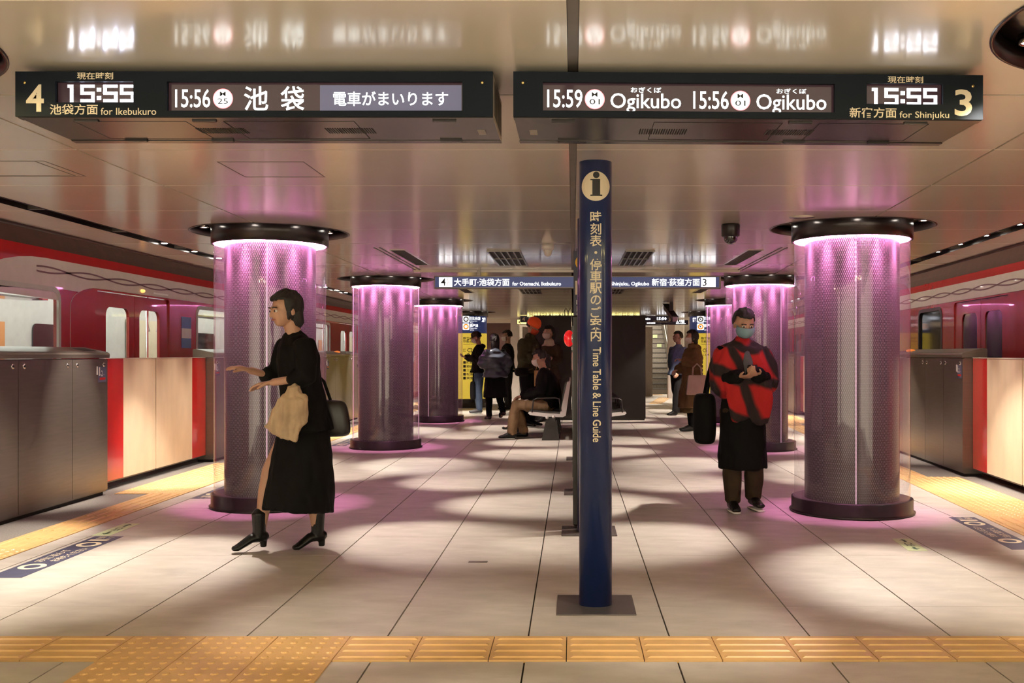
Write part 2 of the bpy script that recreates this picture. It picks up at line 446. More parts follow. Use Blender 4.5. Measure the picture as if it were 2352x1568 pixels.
# recessed light slots along both edges
def slot(side):
    if side < 0: X = lambda y, u: -3.665+.13*u
    else: X = lambda y, u: 2.885+.06*y+.13*u
    t = thing('slot_light_track', (X(8,.5), 8, CZ), 'recessed dark light track above the %s gates' % ('red train side, left' if side < 0 else 'right hand row of'), 'light track')
    m = MB().prism([(X(YF0,0),YF0),(X(YF0,1),YF0),(X(26,1),26),(X(26,0),26)], (CZ+.07,CZ+.085), lambda u,v,w:(u,v,w)); ob('backplate', m, M_black, t)
    for u0, u1 in ((-.03,.0),(1.0,1.03),(.62,.68)):
        m = MB().prism([(X(YF0,u0),YF0),(X(YF0,u1),YF0),(X(26,u1),26),(X(26,u0),26)], (CZ-.004 if u0 != .62 else CZ+.03,CZ+.07), lambda u,v,w:(u,v,w)); ob('rail', m, M_black if u0 != .62 else M_underside, t)
    k = -1
    for yy in [4.2+1.22*i for i in range(18)]:
        m = MB().box((X(yy,0.02), yy, CZ+.002), (X(yy,.98), yy+.03, CZ+.03)); ob('joint_clip', m, M_steel, t)
    c = 8.47 if side < 0 else 7.2
    for p in range(-1, 4):
        for q in (.3, 1.0, 1.65, 2.3):
            yy = c+5*p+q
            if yy < -3 or yy > 25: continue
            m = MB().lathe([(0.0005,0),(.038,0),(.045,.03),(.045,.05)], (X(yy,.33), yy, CZ+.012), 16); l = ob('lamp_body', m, M_chrome, t)
            m = MB().disc((X(yy,.33), yy, CZ+.010), .026, 14); ob('lamp_lens', m, M_whitelamp, l)
            x = X(yy,.33)
            spot((x, yy, CZ-.01), (x-.12 if side > 0 else x+.12, yy, 0), SLOT_W, math.radians(64), .8)

for s in (-1, 1): slot(s)

# ceiling air grilles and shallow linear vents
def air_grille(x0, x1, y0, y1, label):
    t = thing('air_grille', ((x0+x1)/2, (y0+y1)/2, CZ), label, 'air vent')
    m = MB().box((x0, y0, CZ-.002), (x1, y1, CZ-.0005)); ob('backing', m, M_dark, t)
    n = 5; w = (x1-x0)/n; h = (y1-y0)/2
    for i in range(n+1):
        xx = x0+i*w; m = MB().box((xx-.007, y0, CZ-.010), (xx+.007, y1, CZ-.0022)); ob('bar', m, M_steel, t)
    for j in range(3):
        yy = y0+j*h; m = MB().box((x0-.007, yy-.012, CZ-.012), (x1+.007, yy+.012, CZ-.0022)); ob('crossbar', m, M_steel, t)
for (a, b, c, d, l) in ((-.80,-.50,9.25,10.75,'square ten-cell ceiling air grille left of the blue post, before the hanging sign'),
                        (.50,.76,9.25,10.75,'square ten-cell ceiling air grille right of the blue post, before the hanging sign'),
                        (-.80,-.50,14.6,15.8,'ceiling air grille left of the blue post, beyond the hanging sign'),
                        (.50,.76,14.6,15.8,'ceiling air grille right of the blue post, beyond the hanging sign')):
    air_grille(a, b, c, d, l)
for (x, y0, y1, l) in ((-1.635,9.2,10.75,'long black slot vent in ceiling above the second left column'), (1.70,9.2,10.75,'long black slot vent in ceiling above the second right column'),
                       (-1.635,14.4,15.6,'long black slot vent in ceiling by the third left column'), (1.95,14.4,15.6,'long black slot vent in ceiling by the third right column')):
    t = thing('slot_vent', (x, (y0+y1)/2, CZ), l, 'air vent')
    ob('recess', MB().box((x-.065, y0, CZ-.002), (x+.065, y1, CZ-.0005)), M_dark, t)
    fr = MB()
    for a, b in (((x-.072,y0),(x-.065,y1)), ((x+.065,y0),(x+.072,y1)), ((x-.072,y0-.008),(x+.072,y0)), ((x-.072,y1),(x+.072,y1+.008))):
        fr.box((a[0],a[1],CZ-.006),(b[0],b[1],CZ-.0005))
    ob('frame', fr, M_ceil, t)
# curtain track lines beside the slot vents, and the cross trim over the hanging sign
for x in (-1.81, 1.90):
    m = MB()
    for dx in (0, .05): m.box((x+dx-.006, 9.0, CZ-.005), (x+dx+.006, 11.42, CZ+.003))
    struct('trim_4', m, M_seam)
m = MB().box((-1.83, 11.36, CZ-.03), (1.92, 11.44, CZ-.001)); struct('trim_5', m, M_ceil)
# ================================================================== LIGHT COLUMNS
def front_fresnel(nt, fr):      # reflection only where the ray meets the outside of the pane
    g = nt.nodes.new('ShaderNodeNewGeometry'); s = nt.nodes.new('ShaderNodeMath'); s.operation = 'SUBTRACT'; s.inputs[0].default_value = 1; nt.links.new(g.outputs['Backfacing'], s.inputs[1])
    k = nt.nodes.new('ShaderNodeMath'); k.operation = 'MULTIPLY'; nt.links.new(s.outputs[0], k.inputs[0]); nt.links.new(fr.outputs[0], k.inputs[1]); return k.outputs[0]
def pillar_glass():
    m = bpy.data.materials.new('column_glass'); m.use_nodes = True; nt = m.node_tree; nt.nodes.clear()
    out = nt.nodes.new('ShaderNodeOutputMaterial'); tr = nt.nodes.new('ShaderNodeBsdfTransparent'); gl = nt.nodes.new('ShaderNodeBsdfGlossy')
    gl.inputs['Roughness'].default_value = .03; tl = nt.nodes.new('ShaderNodeBsdfTranslucent'); tl.inputs[0].default_value = (.9,.86,.84,1)
    df = nt.nodes.new('ShaderNodeBsdfDiffuse'); df.inputs[0].default_value = (.85,.8,.78,1)
    fr = nt.nodes.new('ShaderNodeFresnel'); fr.inputs[0].default_value = 1.5
    ms = nt.nodes.new('ShaderNodeMixShader'); ms.inputs[0].default_value = .5; nt.links.new(tl.outputs[0], ms.inputs[1]); nt.links.new(df.outputs[0], ms.inputs[2])
    # faint etched grain
    tc = nt.nodes.new('ShaderNodeTexCoord'); n = nt.nodes.new('ShaderNodeTexNoise'); n.inputs['Scale'].default_value = 40
    nt.links.new(tc.outputs['Object'], n.inputs['Vector']); mr = nt.nodes.new('ShaderNodeMapRange'); mr.inputs[3].default_value = .07; mr.inputs[4].default_value = .15
    nt.links.new(n.outputs[0], mr.inputs[0])
    m1 = nt.nodes.new('ShaderNodeMixShader'); nt.links.new(mr.outputs[0], m1.inputs[0]); nt.links.new(tr.outputs[0], m1.inputs[1]); nt.links.new(ms.outputs[0], m1.inputs[2])
    m2 = nt.nodes.new('ShaderNodeMixShader'); nt.links.new(front_fresnel(nt, fr), m2.inputs[0]); nt.links.new(m1.outputs[0], m2.inputs[1]); nt.links.new(gl.outputs[0], m2.inputs[2])
    nt.links.new(m2.outputs[0], out.inputs[0]); return m
def mesh_print():
    m = bpy.data.materials.new('core_mesh_print'); m.use_nodes = True; nt = m.node_tree; b = nt.nodes['Principled BSDF']
    b.inputs['Roughness'].default_value = .35; b.inputs['Specular IOR Level'].default_value = .2; b.inputs['Coat Weight'].default_value = .5; b.inputs['Coat Roughness'].default_value = .02
    tc = nt.nodes.new('ShaderNodeTexCoord'); sp = nt.nodes.new('ShaderNodeSeparateXYZ'); nt.links.new(tc.outputs['Object'], sp.inputs[0])
    def mth(op, a, bb=None):
        n = nt.nodes.new('ShaderNodeMath'); n.operation = op
        for i, v in enumerate((a, bb)):
            if v is None: continue
            if isinstance(v, (int, float)): n.inputs[i].default_value = v
            else: nt.links.new(v, n.inputs[i])
        return n.outputs[0]
    u = mth('MULTIPLY', mth('ARCTAN2', sp.outputs[1], sp.outputs[0]), 152/(2*PI)); v = mth('MULTIPLY', sp.outputs[2], 1/.0175)
    row = mth('MULTIPLY', mth('MODULO', mth('FLOOR', v), 2.0), .5)
    fu = mth('FRACT', mth('ADD', mth('ADD', u, 200.0), row)); fv = mth('FRACT', v)
    du = mth('ABSOLUTE', mth('SUBTRACT', fu, .5)); dv = mth('ABSOLUTE', mth('SUBTRACT', fv, .5))
    a = mth('LESS_THAN', du, .17); c = mth('LESS_THAN', dv, .40); mask = mth('MULTIPLY', a, c)
    mx = nt.nodes.new('ShaderNodeMixRGB'); mx.inputs[1].default_value = (.014,.011,.012,1); mx.inputs[2].default_value = (.18,.16,.16,1)
    nt.links.new(mask, mx.inputs[0]); nt.links.new(mx.outputs[0], b.inputs['Base Color']); return m
M_glass = pillar_glass(); M_core = mesh_print()
M_seamlit = mat('glass_seam', (.8,.6,.75), .3, nz=.03, emis=(1,.62,.86), es=.32)
def column(i, x, y, pink=True, clad=False, label=''):
    t = thing('light_column', (x, y, 0), label, 'column', None, 'thing')
    base = MB().lathe([(.33,0),(.462,0),(.468,.012),(.452,.02),(.452,.108),(.438,.112),(.33,.10)], (x,y,.001), 96)
    ob('base_ring', base, M_black, t)
    # ceiling recess: trim lip, inner wall, dark top, collar, lamps
    lip = MB().lathe([(RH+.003,-.004),(RH-.010,-.004),(RH-.010,.085),(RH+.003,.085)], (x,y,CZ), 96, closed=True); ob('recess_ring', lip, M_collar, t)
    top = MB().lathe([(.44,.07),(RH-.010,.07),(RH-.010,.085),(.44,.085)], (x,y,CZ), 96, closed=True); ob('recess_top', top, M_collar, t)
    col = MB().lathe([(.436,-.105),(.452,-.105),(.452,.075),(.436,.075)], (x,y,CZ), 96, closed=True, smooth=True); c = ob('collar', col, M_collar, t)
    a0 = 0 if y < 4 else .0 + i*.35
    for k in range(8):
        a = a0+2*PI*k/8; cx, cy = x+.532*math.cos(a), y+.532*math.sin(a)
        b = MB().lathe([(.030,.0),(.038,0),(.040,.03),(.030,.03)], (cx,cy,CZ+.04), 20, closed=True); l = ob('lamp_ring', b, M_chrome, t)
        ob('lamp_face', MB().disc((cx,cy,CZ+.045), .030, 16), M_whitelamp, l)
        if y > -5:
            r = 1.55
            spot((cx,cy,CZ-.005+.0), (x+(.532+r)*math.cos(a), y+(.532+r)*math.sin(a), 0), DISC_W*(.35 if y < 4 else 1), math.radians(34), .8)
    if clad: return t
    g = MB(); n = 96
    prof = [(.430,.10),(.430,2.11)]; g.lathe(prof, (x,y,0), n); o = ob('glass_shell', g, M_glass, t, fix=False)
    core = MB().lathe([(.352,.10),(.352,2.12)], (x,y,0), 96); ob('mesh_core', core, M_core, t)
    # edge-lit glass seams
    for a in (-PI/2+.25+i*1.3, PI/2+.25+i*1.3):
        if i == 4: a -= 1.3*4+.45
        if i == 0: a -= .02
        cx, cy = x+.424*math.cos(a), y+.424*math.sin(a)
        ob('glass_seam', MB().box((cx-.0028,cy-.003,.11),(cx+.0028,cy+.003,2.07)), M_seamlit, t)
    # LED ring under the collar
    colr = (1,.30,.72) if pink else (1,.82,.34)
    e = MB().lathe([(.428,0),(.428,.042),(.402,.042)], (x,y,2.068), 48, closed=True, smooth=False)
    ob('led_ring', e, glow('led_ring_pink' if pink else 'led_ring_yellow', colr, RING*(1 if pink else 2)), t)
    for k in range(12):
        a = 2*PI*(k+.5)/12; l = bpy.data.lights.new('led_beam', 'AREA'); l.shape = 'DISK'; l.size = .07; l.spread = math.radians(40); l.energy = BEAM*(1 if pink else .3); l.color = colr
        lo = bpy.data.objects.new('led_beam', l); COL.objects.link(lo); lo.location = (x+.392*math.cos(a), y+.392*math.sin(a), 2.06); lo.rotation_euler = Vector((-.13*math.cos(a), -.13*math.sin(a), -1)).to_track_quat('-Z','Y').to_euler()
    return t
names = ['pink lit glass column nearest the camera on the left', 'pink lit glass column, second of the left row', 'pink lit glass column, third of the left row, beside the yellow map column',
         '', 'pink lit glass column behind the red shawl, nearest complete one on the right', 'pink lit glass column directly behind the person in the red shawl',
         'pink lit glass column, third of the right row, beside the brown-coated woman', '', 'yellow lit column top cut by the upper right frame corner', 'yellow lit glass column out of view beside the left board']
names[4] = 'pink lit glass column nearest the camera on the right'
for i, (x, y) in enumerate(COLS):
    if i in (3, 7): continue
    column(i, x, y, pink=i < 8, label=names[i])
# ================================================================== PLATFORM GATES
def gate_cabinet(T, s0, s1, near_end, label, joints):
    P = T((s0+s1)/2 if 0 else s0, 0, 0)
    t = thing('gate_cabinet', P, label, 'platform gate')
    t['group'] = 'steel gate cabinets along the tracks'
    b = MB(); b.box((s0+.004, .012, .03), (s1-.004, .20, 1.165), tf=lambda s,d,z: T(s,d,z)); ob('body', b, M_steel, t)
    # sloping top cover with rounded nose
    prof = [(-.012,1.17),(-.016,1.20),(-.008,1.214),(.01,1.222),(.20,1.262),(.225,1.262),(.235,1.25),(.235,1.17)]
    c = MB().prism(prof, (s0-.012, s1+.012), lambda u,v,w: T(w,u,v)); ob('top_cover', c, M_steel, t)
    js = [s0]+joints+[s1]
    for a, c_ in zip(js[:-1], js[1:]):
        p = MB().box((a+.003, -.002, .045), (c_-.003, .013, 1.160), tf=lambda s,d,z: T(s,d,z)); pn = ob('panel', p, M_steel, t)
        for q in (a+.075, c_-.075):
            l = MB(); o = T(q, -.004, 1.115); 
            l.lathe([(.0005,.0),(.019,0),(.019,.006),(.0005,.006)], (o[0]-.003,o[1],o[2]), 16, axis='x')
            ob('lock', l, M_chrome, pn)
            l2 = MB().lathe([(.0005,0),(.010,0),(.010,.004),(.0005,.004)], (o[0]-(.007 if T is GL_R else -.005),o[1],o[2]), 12, axis='x'); ob('lock_core', l2, M_black, pn)
    k = MB().box((s0+.02, .03, .0), (s1-.02, .19, .03), tf=lambda s,d,z: T(s,d,z)); ob('plinth', k, M_dark, t)
    # small bulbs and label on the top
    # number sticker on the end nearest the opening
    for e in ((s1-.17, s1-.03), (s0+.03, s0+.17)):
        k = MB().box((e[0], -.0035, .965), (e[1], -.002, 1.10), tf=lambda s,d,z: T(s,d,z)); st = ob('number_sticker', k, M_navysticker, t)
        m = MB(); e0, e1 = (e[0], e[1]); fl = (lambda q: q)
        if T is GL_R: U = lambda u,v: T(e1-u*(e1-e0), -.0042, .965+v*.135)
        else: U = lambda u,v: T(e0+u*(e1-e0), -.0042, .965+v*.135)
        put(m, '1', (.07,.42,.2,.95), U, .02); put(m, '2', (.36,.38,.52,.75), U, .01); put(m, '号車', (.22,.42,.34,.52), U, .01); put(m, 'ドア', (.55,.42,.75,.52), U)
        ob('lettering', m, M_printwhite, t, fix=False)
        m = MB(); m.prism(rbox(.15,.16,.88,.30,.06), (0,1), lambda u,v,w: Vector(U(u,v))+Vector(((.0003 if T is GL_L else -.0003)*w,0,0))); ob('red_bar', m, M_red, t)
        w = MB().box((e[0]-.03 if T is GL_L else e[1]+.006, -.0035, 1.03), (e[0]-.006 if T is GL_L else e[1]+.03, -.002, 1.10), tf=lambda s,d,z: T(s,d,z)); ob('code_label', w, M_printwhite, t)
    w = MB().prism([(s1-.30,.05),(s1-.10,.05),(s1-.10,.15),(s1-.30,.15)], (0,.001), lambda u,v,ww: T(u, v, 1.2225+(v-.01)*.21+ww)); ob('top_label', w, M_printblack, t)
    return t
def gate_leaf(T, s0, s1, red_at, label):
    """one sliding leaf: cream board with a red edge band at s0 or s1"""
    t = thing('gate_door', T(s0, .10, .08), label, 'platform gate door', 'sliding cream and red gate doors')
    w = .39
    a, b = (s0, s0+w+.0) if red_at == 0 else (s1-w, s1)
    if red_at == 0: c0, c1 = b, s1
    else: c0, c1 = s0, a
    f = lambda s,d,z: T(s,d,z)
    ob('cream_panel', MB().box((c0, .095, .082), (c1, .125, 1.165), tf=f), M_cream, t)
    ob('red_panel', MB().box((a, .095, .082), (b, .125, 1.165), tf=f), M_red, t)
    ob('top_rail', MB().box((s0, .09, 1.165), (s1, .13, 1.170), tf=f), mat('cream_rail', (.8,.75,.66), .4, nz=.05), t)
    ob('bottom_rail', MB().box((s0, .096, .070), (s1, .124, .082), tf=f), M_black, t)
# left side: near, between pillars 1, beyond ...
specs = [(GL_L,6.0,8.5,'steel gate cabinet at the left frame edge, nearest the camera',[7.13,7.90]),
         (GL_L,11.03,13.5,'steel gate cabinet on the left, starting beside the first left column',[11.65,12.8]),
         (GL_L,16.03,18.5,'steel gate cabinet seen between the first and second left columns',[16.65,17.8]),
         (GL_L,21.03,23.5,'far steel gate cabinet beyond the second left column',[21.65,22.8]),
         (GL_R,9.72,12.2,'steel gate cabinet right of the first right column',[10.33,10.98]),
         (GL_R,14.72,17.2,'steel gate cabinet on the right, hidden behind the columns',[15.3,16.4]),
         (GL_R,19.72,22.2,'far steel gate cabinet on the right beyond the columns',[20.3,21.4])]
for T, a, b, l, j in specs: gate_cabinet(T, a, b, 0, l, j)
for T, a, b, side in ((GL_L,8.62,11.03,'left'),(GL_L,13.5,16.03,'left'),(GL_L,18.5,21.03,'left'),(GL_R,7.2,9.72,'right'),(GL_R,12.2,14.72,'right'),(GL_R,17.2,19.72,'right')):
    md = 9.71 if (T, a) == (GL_L, 8.62) else (a+b)/2
    where = {8.62:'beside the nearest left cabinet',13.5:'past the second left cabinet',18.5:'at the far end of the left gates',7.2:'cut by the right frame edge',12.2:'behind the first right column',17.2:'at the far end of the right gates'}[a]
    if T is GL_R and a == 7.2: md = 8.48
    gate_leaf(T, a, md-.012, 0, 'near leaf of the cream and red gate pair %s' % where)
    gate_leaf(T, md+.012, b-.002, 1, 'far leaf of the cream and red gate pair %s' % where)
# dark sills below the gates
for T, n in ((GL_L, 'trim_6'), (GL_R, 'trim_7')):
    m = MB().box((YF0, .21, -.3), (36, .40, .0), tf=lambda s,d,z: T(s,d,z)); struct(n, m, M_black)
# small orange lamp on cabinets seen past the columns
for T, s in ((GL_L, 17.2), (GL_R, 11.9)):
    p = T(s, .1, 1.245); m = MB().ball(p, (.05,.09,.02)); tag(ob('gate_beacon', m, glow('orange_lens', (.9,.25,.05), .5)), 'small orange beacon on top of the %s gate cabinet' % ('left third' if T is GL_L else 'first right'), 'beacon')

# ================================================================== TRAINS
def train(T, s0, s1, doors, wins, lit, band_end, label, side):
    """T(s, d, z): d runs from the car side into the car"""
    t = thing('train', T(s0, 0, -.9), label, 'train')
    F = lambda u, v, w: T(u, w+.0, v)
    holes = [rbox(a, 1.0, b, 1.79, .10) for a, b in wins]+[rbox(c-.9, .15, c+.9, 1.84, .05) for c in doors]
    body = holed([(s0,-.9),(s1,-.9),(s1,2.16),(s0,2.16)], holes, .05, lambda u,v,w: T(u, w+.026, v)); ob('side_wall', body, M_trainred, t)
    # roof, curving inwards
    pr = [(0,2.16),(.02,2.24),(.09,2.36),(.3,2.50),(.9,2.60),(2.0,2.60),(2.0,2.55),(.9,2.55),(.32,2.45),(.13,2.33),(.06,2.23),(.05,2.16)]
    ob('roof', MB().prism(pr, (s0, s1), lambda u,v,w: T(w,u,v)), M_roof, t)
    # cream band with an S-shaped end
    if band_end:
        e = band_end
        poly = [(s1,2.07),(e+.9,2.07)]+[(e+.9-.95*math.sin(a)*1.5, 2.07-.62*(1-math.cos(a))) for a in [PI/2*k/10 for k in range(1, 11)]]
        poly += [(e-.53,1.0),(e+1.35,1.0),(e+1.35,1.66)]+[(e+1.35+.55*(1-math.cos(a)), 1.66+.20*math.sin(a)) for a in [PI/2*k/8 for k in range(1, 9)]]+[(s1,1.86)]
        hs = [rbox(a-.02, .98, b+.02, 1.81, .11) for a, b in wins if a < e+1.4]
        bd = holed(poly, hs, .004, lambda u,v,w: T(u, w-.001, v))
    else:
        bd = MB().box((s0, -.003, 1.86), (s1, .0, 2.07), tf=lambda s,d,z: T(s,d,z))
    ob('cream_band', bd, M_trainwhite, t)
    # twin wave line along the band
    for ph in (0, PI):
        m = MB(); n = 0; a0 = (band_end+.75) if band_end else s0
        pts = [(a0+.06*k, 1.965+.026*math.sin(2*PI*(a0+.06*k)/1.55+ph)) for k in range(int((s1-a0)/.06))]
        vs = []; 
        for u, v in pts: vs += [T(u,-.0045,v-.0075), T(u,-.0045,v+.0075)]
        m.add(vs, [(2*k,2*k+2,2*k+3,2*k+1) for k in range(len(pts)-1)]); ob('wave_line', m, mat('wave_mauve', (.16,.07,.09), .5, nz=.05), t, fix=False)
    # windows
    for a, b in wins:
        fr = holed(rbox(a-.03,.97,b+.03,1.82,.12), [rbox(a+.015,1.015,b-.015,1.775,.09)], .02, lambda u,v,w: T(u, w+.004, v)); wf = ob('window_frame', fr, mat('window_rubber', (.45,.43,.40), .4, nz=.05) if lit else M_black, t)
        ob('window_pane', MB().prism(rbox(a,1.0,b,1.79,.10), (.018,.024), lambda u,v,w: T(u,w,v)), M_trainglass if lit else M_glassw, wf)
    for c in doors:
        for sg in (-1, 1):
            x0, x1 = (c-.895, c-.006) if sg < 0 else (c+.006, c+.895)
            wa, wb = (x0+.24, x1-.12) if sg < 0 else (x0+.12, x1-.24)
            dl = holed([(x0,.155),(x1,.155),(x1,1.835),(x0,1.835)], [rbox(wa,.75,wb,1.69,.09)], .03, lambda u,v,w: T(u, w+.032, v)); d = ob('door_leaf', dl, M_trainred, t)
            ob('door_glass', MB().prism(rbox(wa,.75,wb,1.69,.09), (.03,.036), lambda u,v,w: T(u,w,v)), M_trainglass if lit else M_glassw, d)
    # interior
    f = lambda s,d,z: T(s,d,z)
    ob('floor_pan', MB().box((s0,.06,.05),(s1,2.2,.10), tf=f), M_granite, t)
    ob('interior_wall', MB().box((s0,2.2,.05),(s1,2.25,2.3), tf=f), mat('interior_cream', (.62,.6,.56), .5, nz=.06), t)
    ob('interior_ceiling', MB().box((s0,.06,2.22),(s1,2.2,2.26), tf=f), mat('interior_cream', (.62,.6,.56)), t)
    if lit:
        for d0 in (.6, 1.5): ob('light_tube', MB().box((s0,d0,2.19),(s1,d0+.12,2.21), tf=f), glow('train_tube', (.96,1,.94), 14), t)
        for a, b in wins:       # far side windows, seat, hand straps, adverts
            ob('far_window', MB().prism(rbox(a+.2,1.15,b-.2,1.6,.08), (2.18,2.195), lambda u,v,w: T(u,w,v)), M_glassw, t)
            ob('bench_seat', MB().box((a,.12,.45),(b,.55,.60), tf=f), mat('seat_blue', (.05,.13,.4), .8, nz=.15), t)
            ob('bench_back', MB().box((a,.08,.60),(b,.16,1.0), tf=f), mat('seat_blue', (.05,.13,.4)), t)
            ob('luggage_rack', MB().box((a,.10,1.70),(b,.36,1.715), tf=f), M_chrome, t)
            for q in range(5):
                u = a+.2+q*.3
                st = MB(); st.box((u-.008,.7,1.55),(u+.008,.71,2.2), tf=f); st.tube([T(u-.05,.705,1.5),T(u,.705,1.57),T(u+.05,.705,1.5),T(u-.05,.705,1.5)], [.007]*4, seg=6, dome=False)
                ob('hand_strap', st, M_printwhite, t)
                ob('advert_card', MB().box((u-.02,.9,1.92),(u+.22,.91,2.16), tf=f), [M_signcream, M_printwhite, mat('card_blue', (.1,.2,.6), .5, nz=.1)][q % 3], t)
        for c in doors:
            for q in (-.98, .98):
                ob('grab_pole', MB().tube([T(c+q,.3,.1),T(c+q,.3,2.2)], [.016,.016], seg=8, dome=False), M_chrome, t)
            ob('door_advert', MB().box((c-.5,2.17,1.0),(c+.6,2.185,1.75), tf=f), M_signcream, t)
            ob('door_poster', MB().box((c+.9,2.17,.9),(c+1.3,2.185,1.6), tf=f), mat('card_orange', (.7,.3,.1), .5, nz=.1), t)
    if lit:
        st = T(12.1, -.002, 1.45)
        g = ob('side_sticker', MB().box((12.0,-.003,1.28),(12.3,-.0005,1.66), tf=f), mat('sticker_blue', (.10,.20,.42), .4, nz=.1), t)
        ob('sticker_band', MB().box((12.0,-.0045,1.40),(12.3,-.003,1.52), tf=f), M_printwhite, g)
        m = MB().ball(T(10.9,-.004,1.90), (.03,.045,.02)); ob('door_lamp', m, glow('door_lamp_orange', (1,.45,.12), 1.2), t)
        ob('number_plate', MB().box((11.2,-.004,1.885),(11.6,-.002,1.905), tf=f), M_printwhite, t)
    return t
mtg = bpy.data.materials.new('train_glass'); mtg.use_nodes = True; nt = mtg.node_tree; nt.nodes.clear()
o_ = nt.nodes.new('ShaderNodeOutputMaterial'); a_ = nt.nodes.new('ShaderNodeBsdfTransparent'); a_.inputs[0].default_value = (.8,.82,.8,1)
b_ = nt.nodes.new('ShaderNodeBsdfGlossy'); b_.inputs['Roughness'].default_value = .03; f_ = nt.nodes.new('ShaderNodeFresnel'); x_ = nt.nodes.new('ShaderNodeMixShader')
nt.links.new(front_fresnel(nt, f_), x_.inputs[0]); nt.links.new(a_.outputs[0], x_.inputs[1]); nt.links.new(b_.outputs[0], x_.inputs[2]); nt.links.new(x_.outputs[0], o_.inputs[0]); M_trainglass = mtg
TL = lambda s, d, z: (-4.75-d, s, z)
TR = lambda s, d, z: (4.0+.06*s+d, s, z)
train(TL, 3.0, 34.0, [10.75+5.1*k for k in range(5)]+[5.65], [(7.4+5.1*k, 9.14+5.1*k) for k in range(5)], True, 8.0, 'red train with cream band and lit windows passing on the left', -1)
train(TR, 3.0, 34.0, [5.2+6.2*k for k in range(5)], [(6.6+6.2*k, 7.6+6.2*k) for k in range(4)], False, None, 'red train with cream band passing behind the right gates', 1)

# ================================================================== FLOOR STICKERS AND PLATES
def queue_sticker(fn, label, right=False):
    """fn(u along 0..1 (reading direction), v across 0..1)"""
    c = fn(.5, .5); t = thing('queue_sticker', (c[0], c[1], .0), label, 'floor sticker')
    F = lambda u, v: (fn(u, v)[0], fn(u, v)[1], .0014)
    ob('sheet', MB().prism([(0,0),(1,0),(1,1),(0,1)], (.0002,.001), lambda u,v,w: (fn(u,v)[0],fn(u,v)[1],w)), M_navysticker, t)
    for cu in (.23, .77):
        m = MB(); n = 32; vs = []
        for r in (.037, .064):
            for k in range(n): a = 2*PI*k/n; vs.append(F(cu+r*math.cos(a), .5+r*math.sin(a)*6.0))
        m.add(vs, [(k,(k+1)%n,n+(k+1)%n,n+k) for k in range(n)]); ob('ring_mark', m, M_signcream, t, fix=False)
    m = MB()
    put(m, '2列に並んで', (.33,.56,.62,.86), F, .01); put(m, 'お待ちください', (.35,.14,.67,.44), F, .01)
    put(m, '1', (.865,.2,.905,.85), F, .03); put(m, '号車', (.925,.5,.985,.78), F, .01); put(m, 'ドア', (.925,.2,.985,.42), F, .01)
    ob('lettering', m, M_signcream, t, fix=False)
def G(px, py):          # floor point under a photo pixel
    y = 2272*1.2/(py-814); return ((px-1316)/2272*y, y)
def quad_fn(a, b, c, d):   # corners u0v0, u1v0, u1v1, u0v1
    return lambda u, v: tuple((1-u)*(1-v)*a[i]+u*(1-v)*b[i]+u*v*c[i]+(1-u)*v*d[i] for i in (0,1))
def straight(x0, x1, y0, y1, flip=False):
    if flip: return lambda u, v: (x1-(x1-x0)*v+0*u, y1-(y1-y0)*u)
    return lambda u, v: (x0+(x1-x0)*(1-v), y0+(y1-y0)*u)
queue_sticker(straight(-3.19,-2.97,5.32-.12,6.55), 'navy queue floor sticker near the left frame edge') if 0 else None
queue_sticker(lambda u, v: (-3.155+.19*(1-v), 5.32+1.21*u), 'navy queue floor sticker with two rings at the lower left')
queue_sticker(lambda u, v: (-3.18+.19*v, 9.45-1.21*u), 'navy queue floor sticker beside the first left column')
queue_sticker(lambda u, v: (-3.18+.19*v, 14.2-1.21*u), 'navy queue floor sticker between the first two left columns')
queue_sticker(lambda u, v: (2.335+.06*(6.09+1.21*u)+.19*v, 6.09+1.21*u), 'navy queue floor sticker at the lower right')
def green_sticker(x0, x1, y0, y1, sx, label, flip=1):
    t = thing('exit_sticker', ((x0+x1)/2,(y0+y1)/2,0), label, 'floor sticker')
    ob('sheet', MB().prism([(x0+sx*y0,y0),(x1+sx*y0,y0),(x1+sx*y1,y1),(x0+sx*y1,y1)], (.0002,.0011), lambda u,v,w:(u,v,w)), M_green, t)
    F = lambda u, v: ((x0+(x1-x0)*(1-v if flip > 0 else v))+sx*(y0+(y1-y0)*u), y0+(y1-y0)*u, .0016)
    m = MB(); put(m, '出口', (.38,.25,.62,.75), F, .02)
    for a, b in ((.30,.08), (.70,.92)):
        s = 1 if b > a else -1
        m.add([F(a,.42),F(b-s*.08,.42),F(b-s*.08,.25),F(b,.5),F(b-s*.08,.75),F(b-s*.08,.58),F(a,.58)], [tuple(range(7))])
    ob('lettering', m, mat('print_dark_green', (.02,.09,.03), .5, nz=.05), t, fix=False)
green_sticker(-3.19,-3.07,6.56,7.03,0, 'pale green exit floor sticker behind the lower left queue sticker')
green_sticker(2.17-.12-.36,2.17-.36,6.05,6.45,.06, 'pale green exit floor sticker beside the lower right queue sticker', -1)
# floor hatch plate, faint
x, y = G(1098,1290); tag(ob('floor_plate', MB().box((x-.055,y-.02,.0002),(x+.055,y+.02,.0018)), M_steel), 'small metal plate set in the floor left of the blue post', 'floor plate')

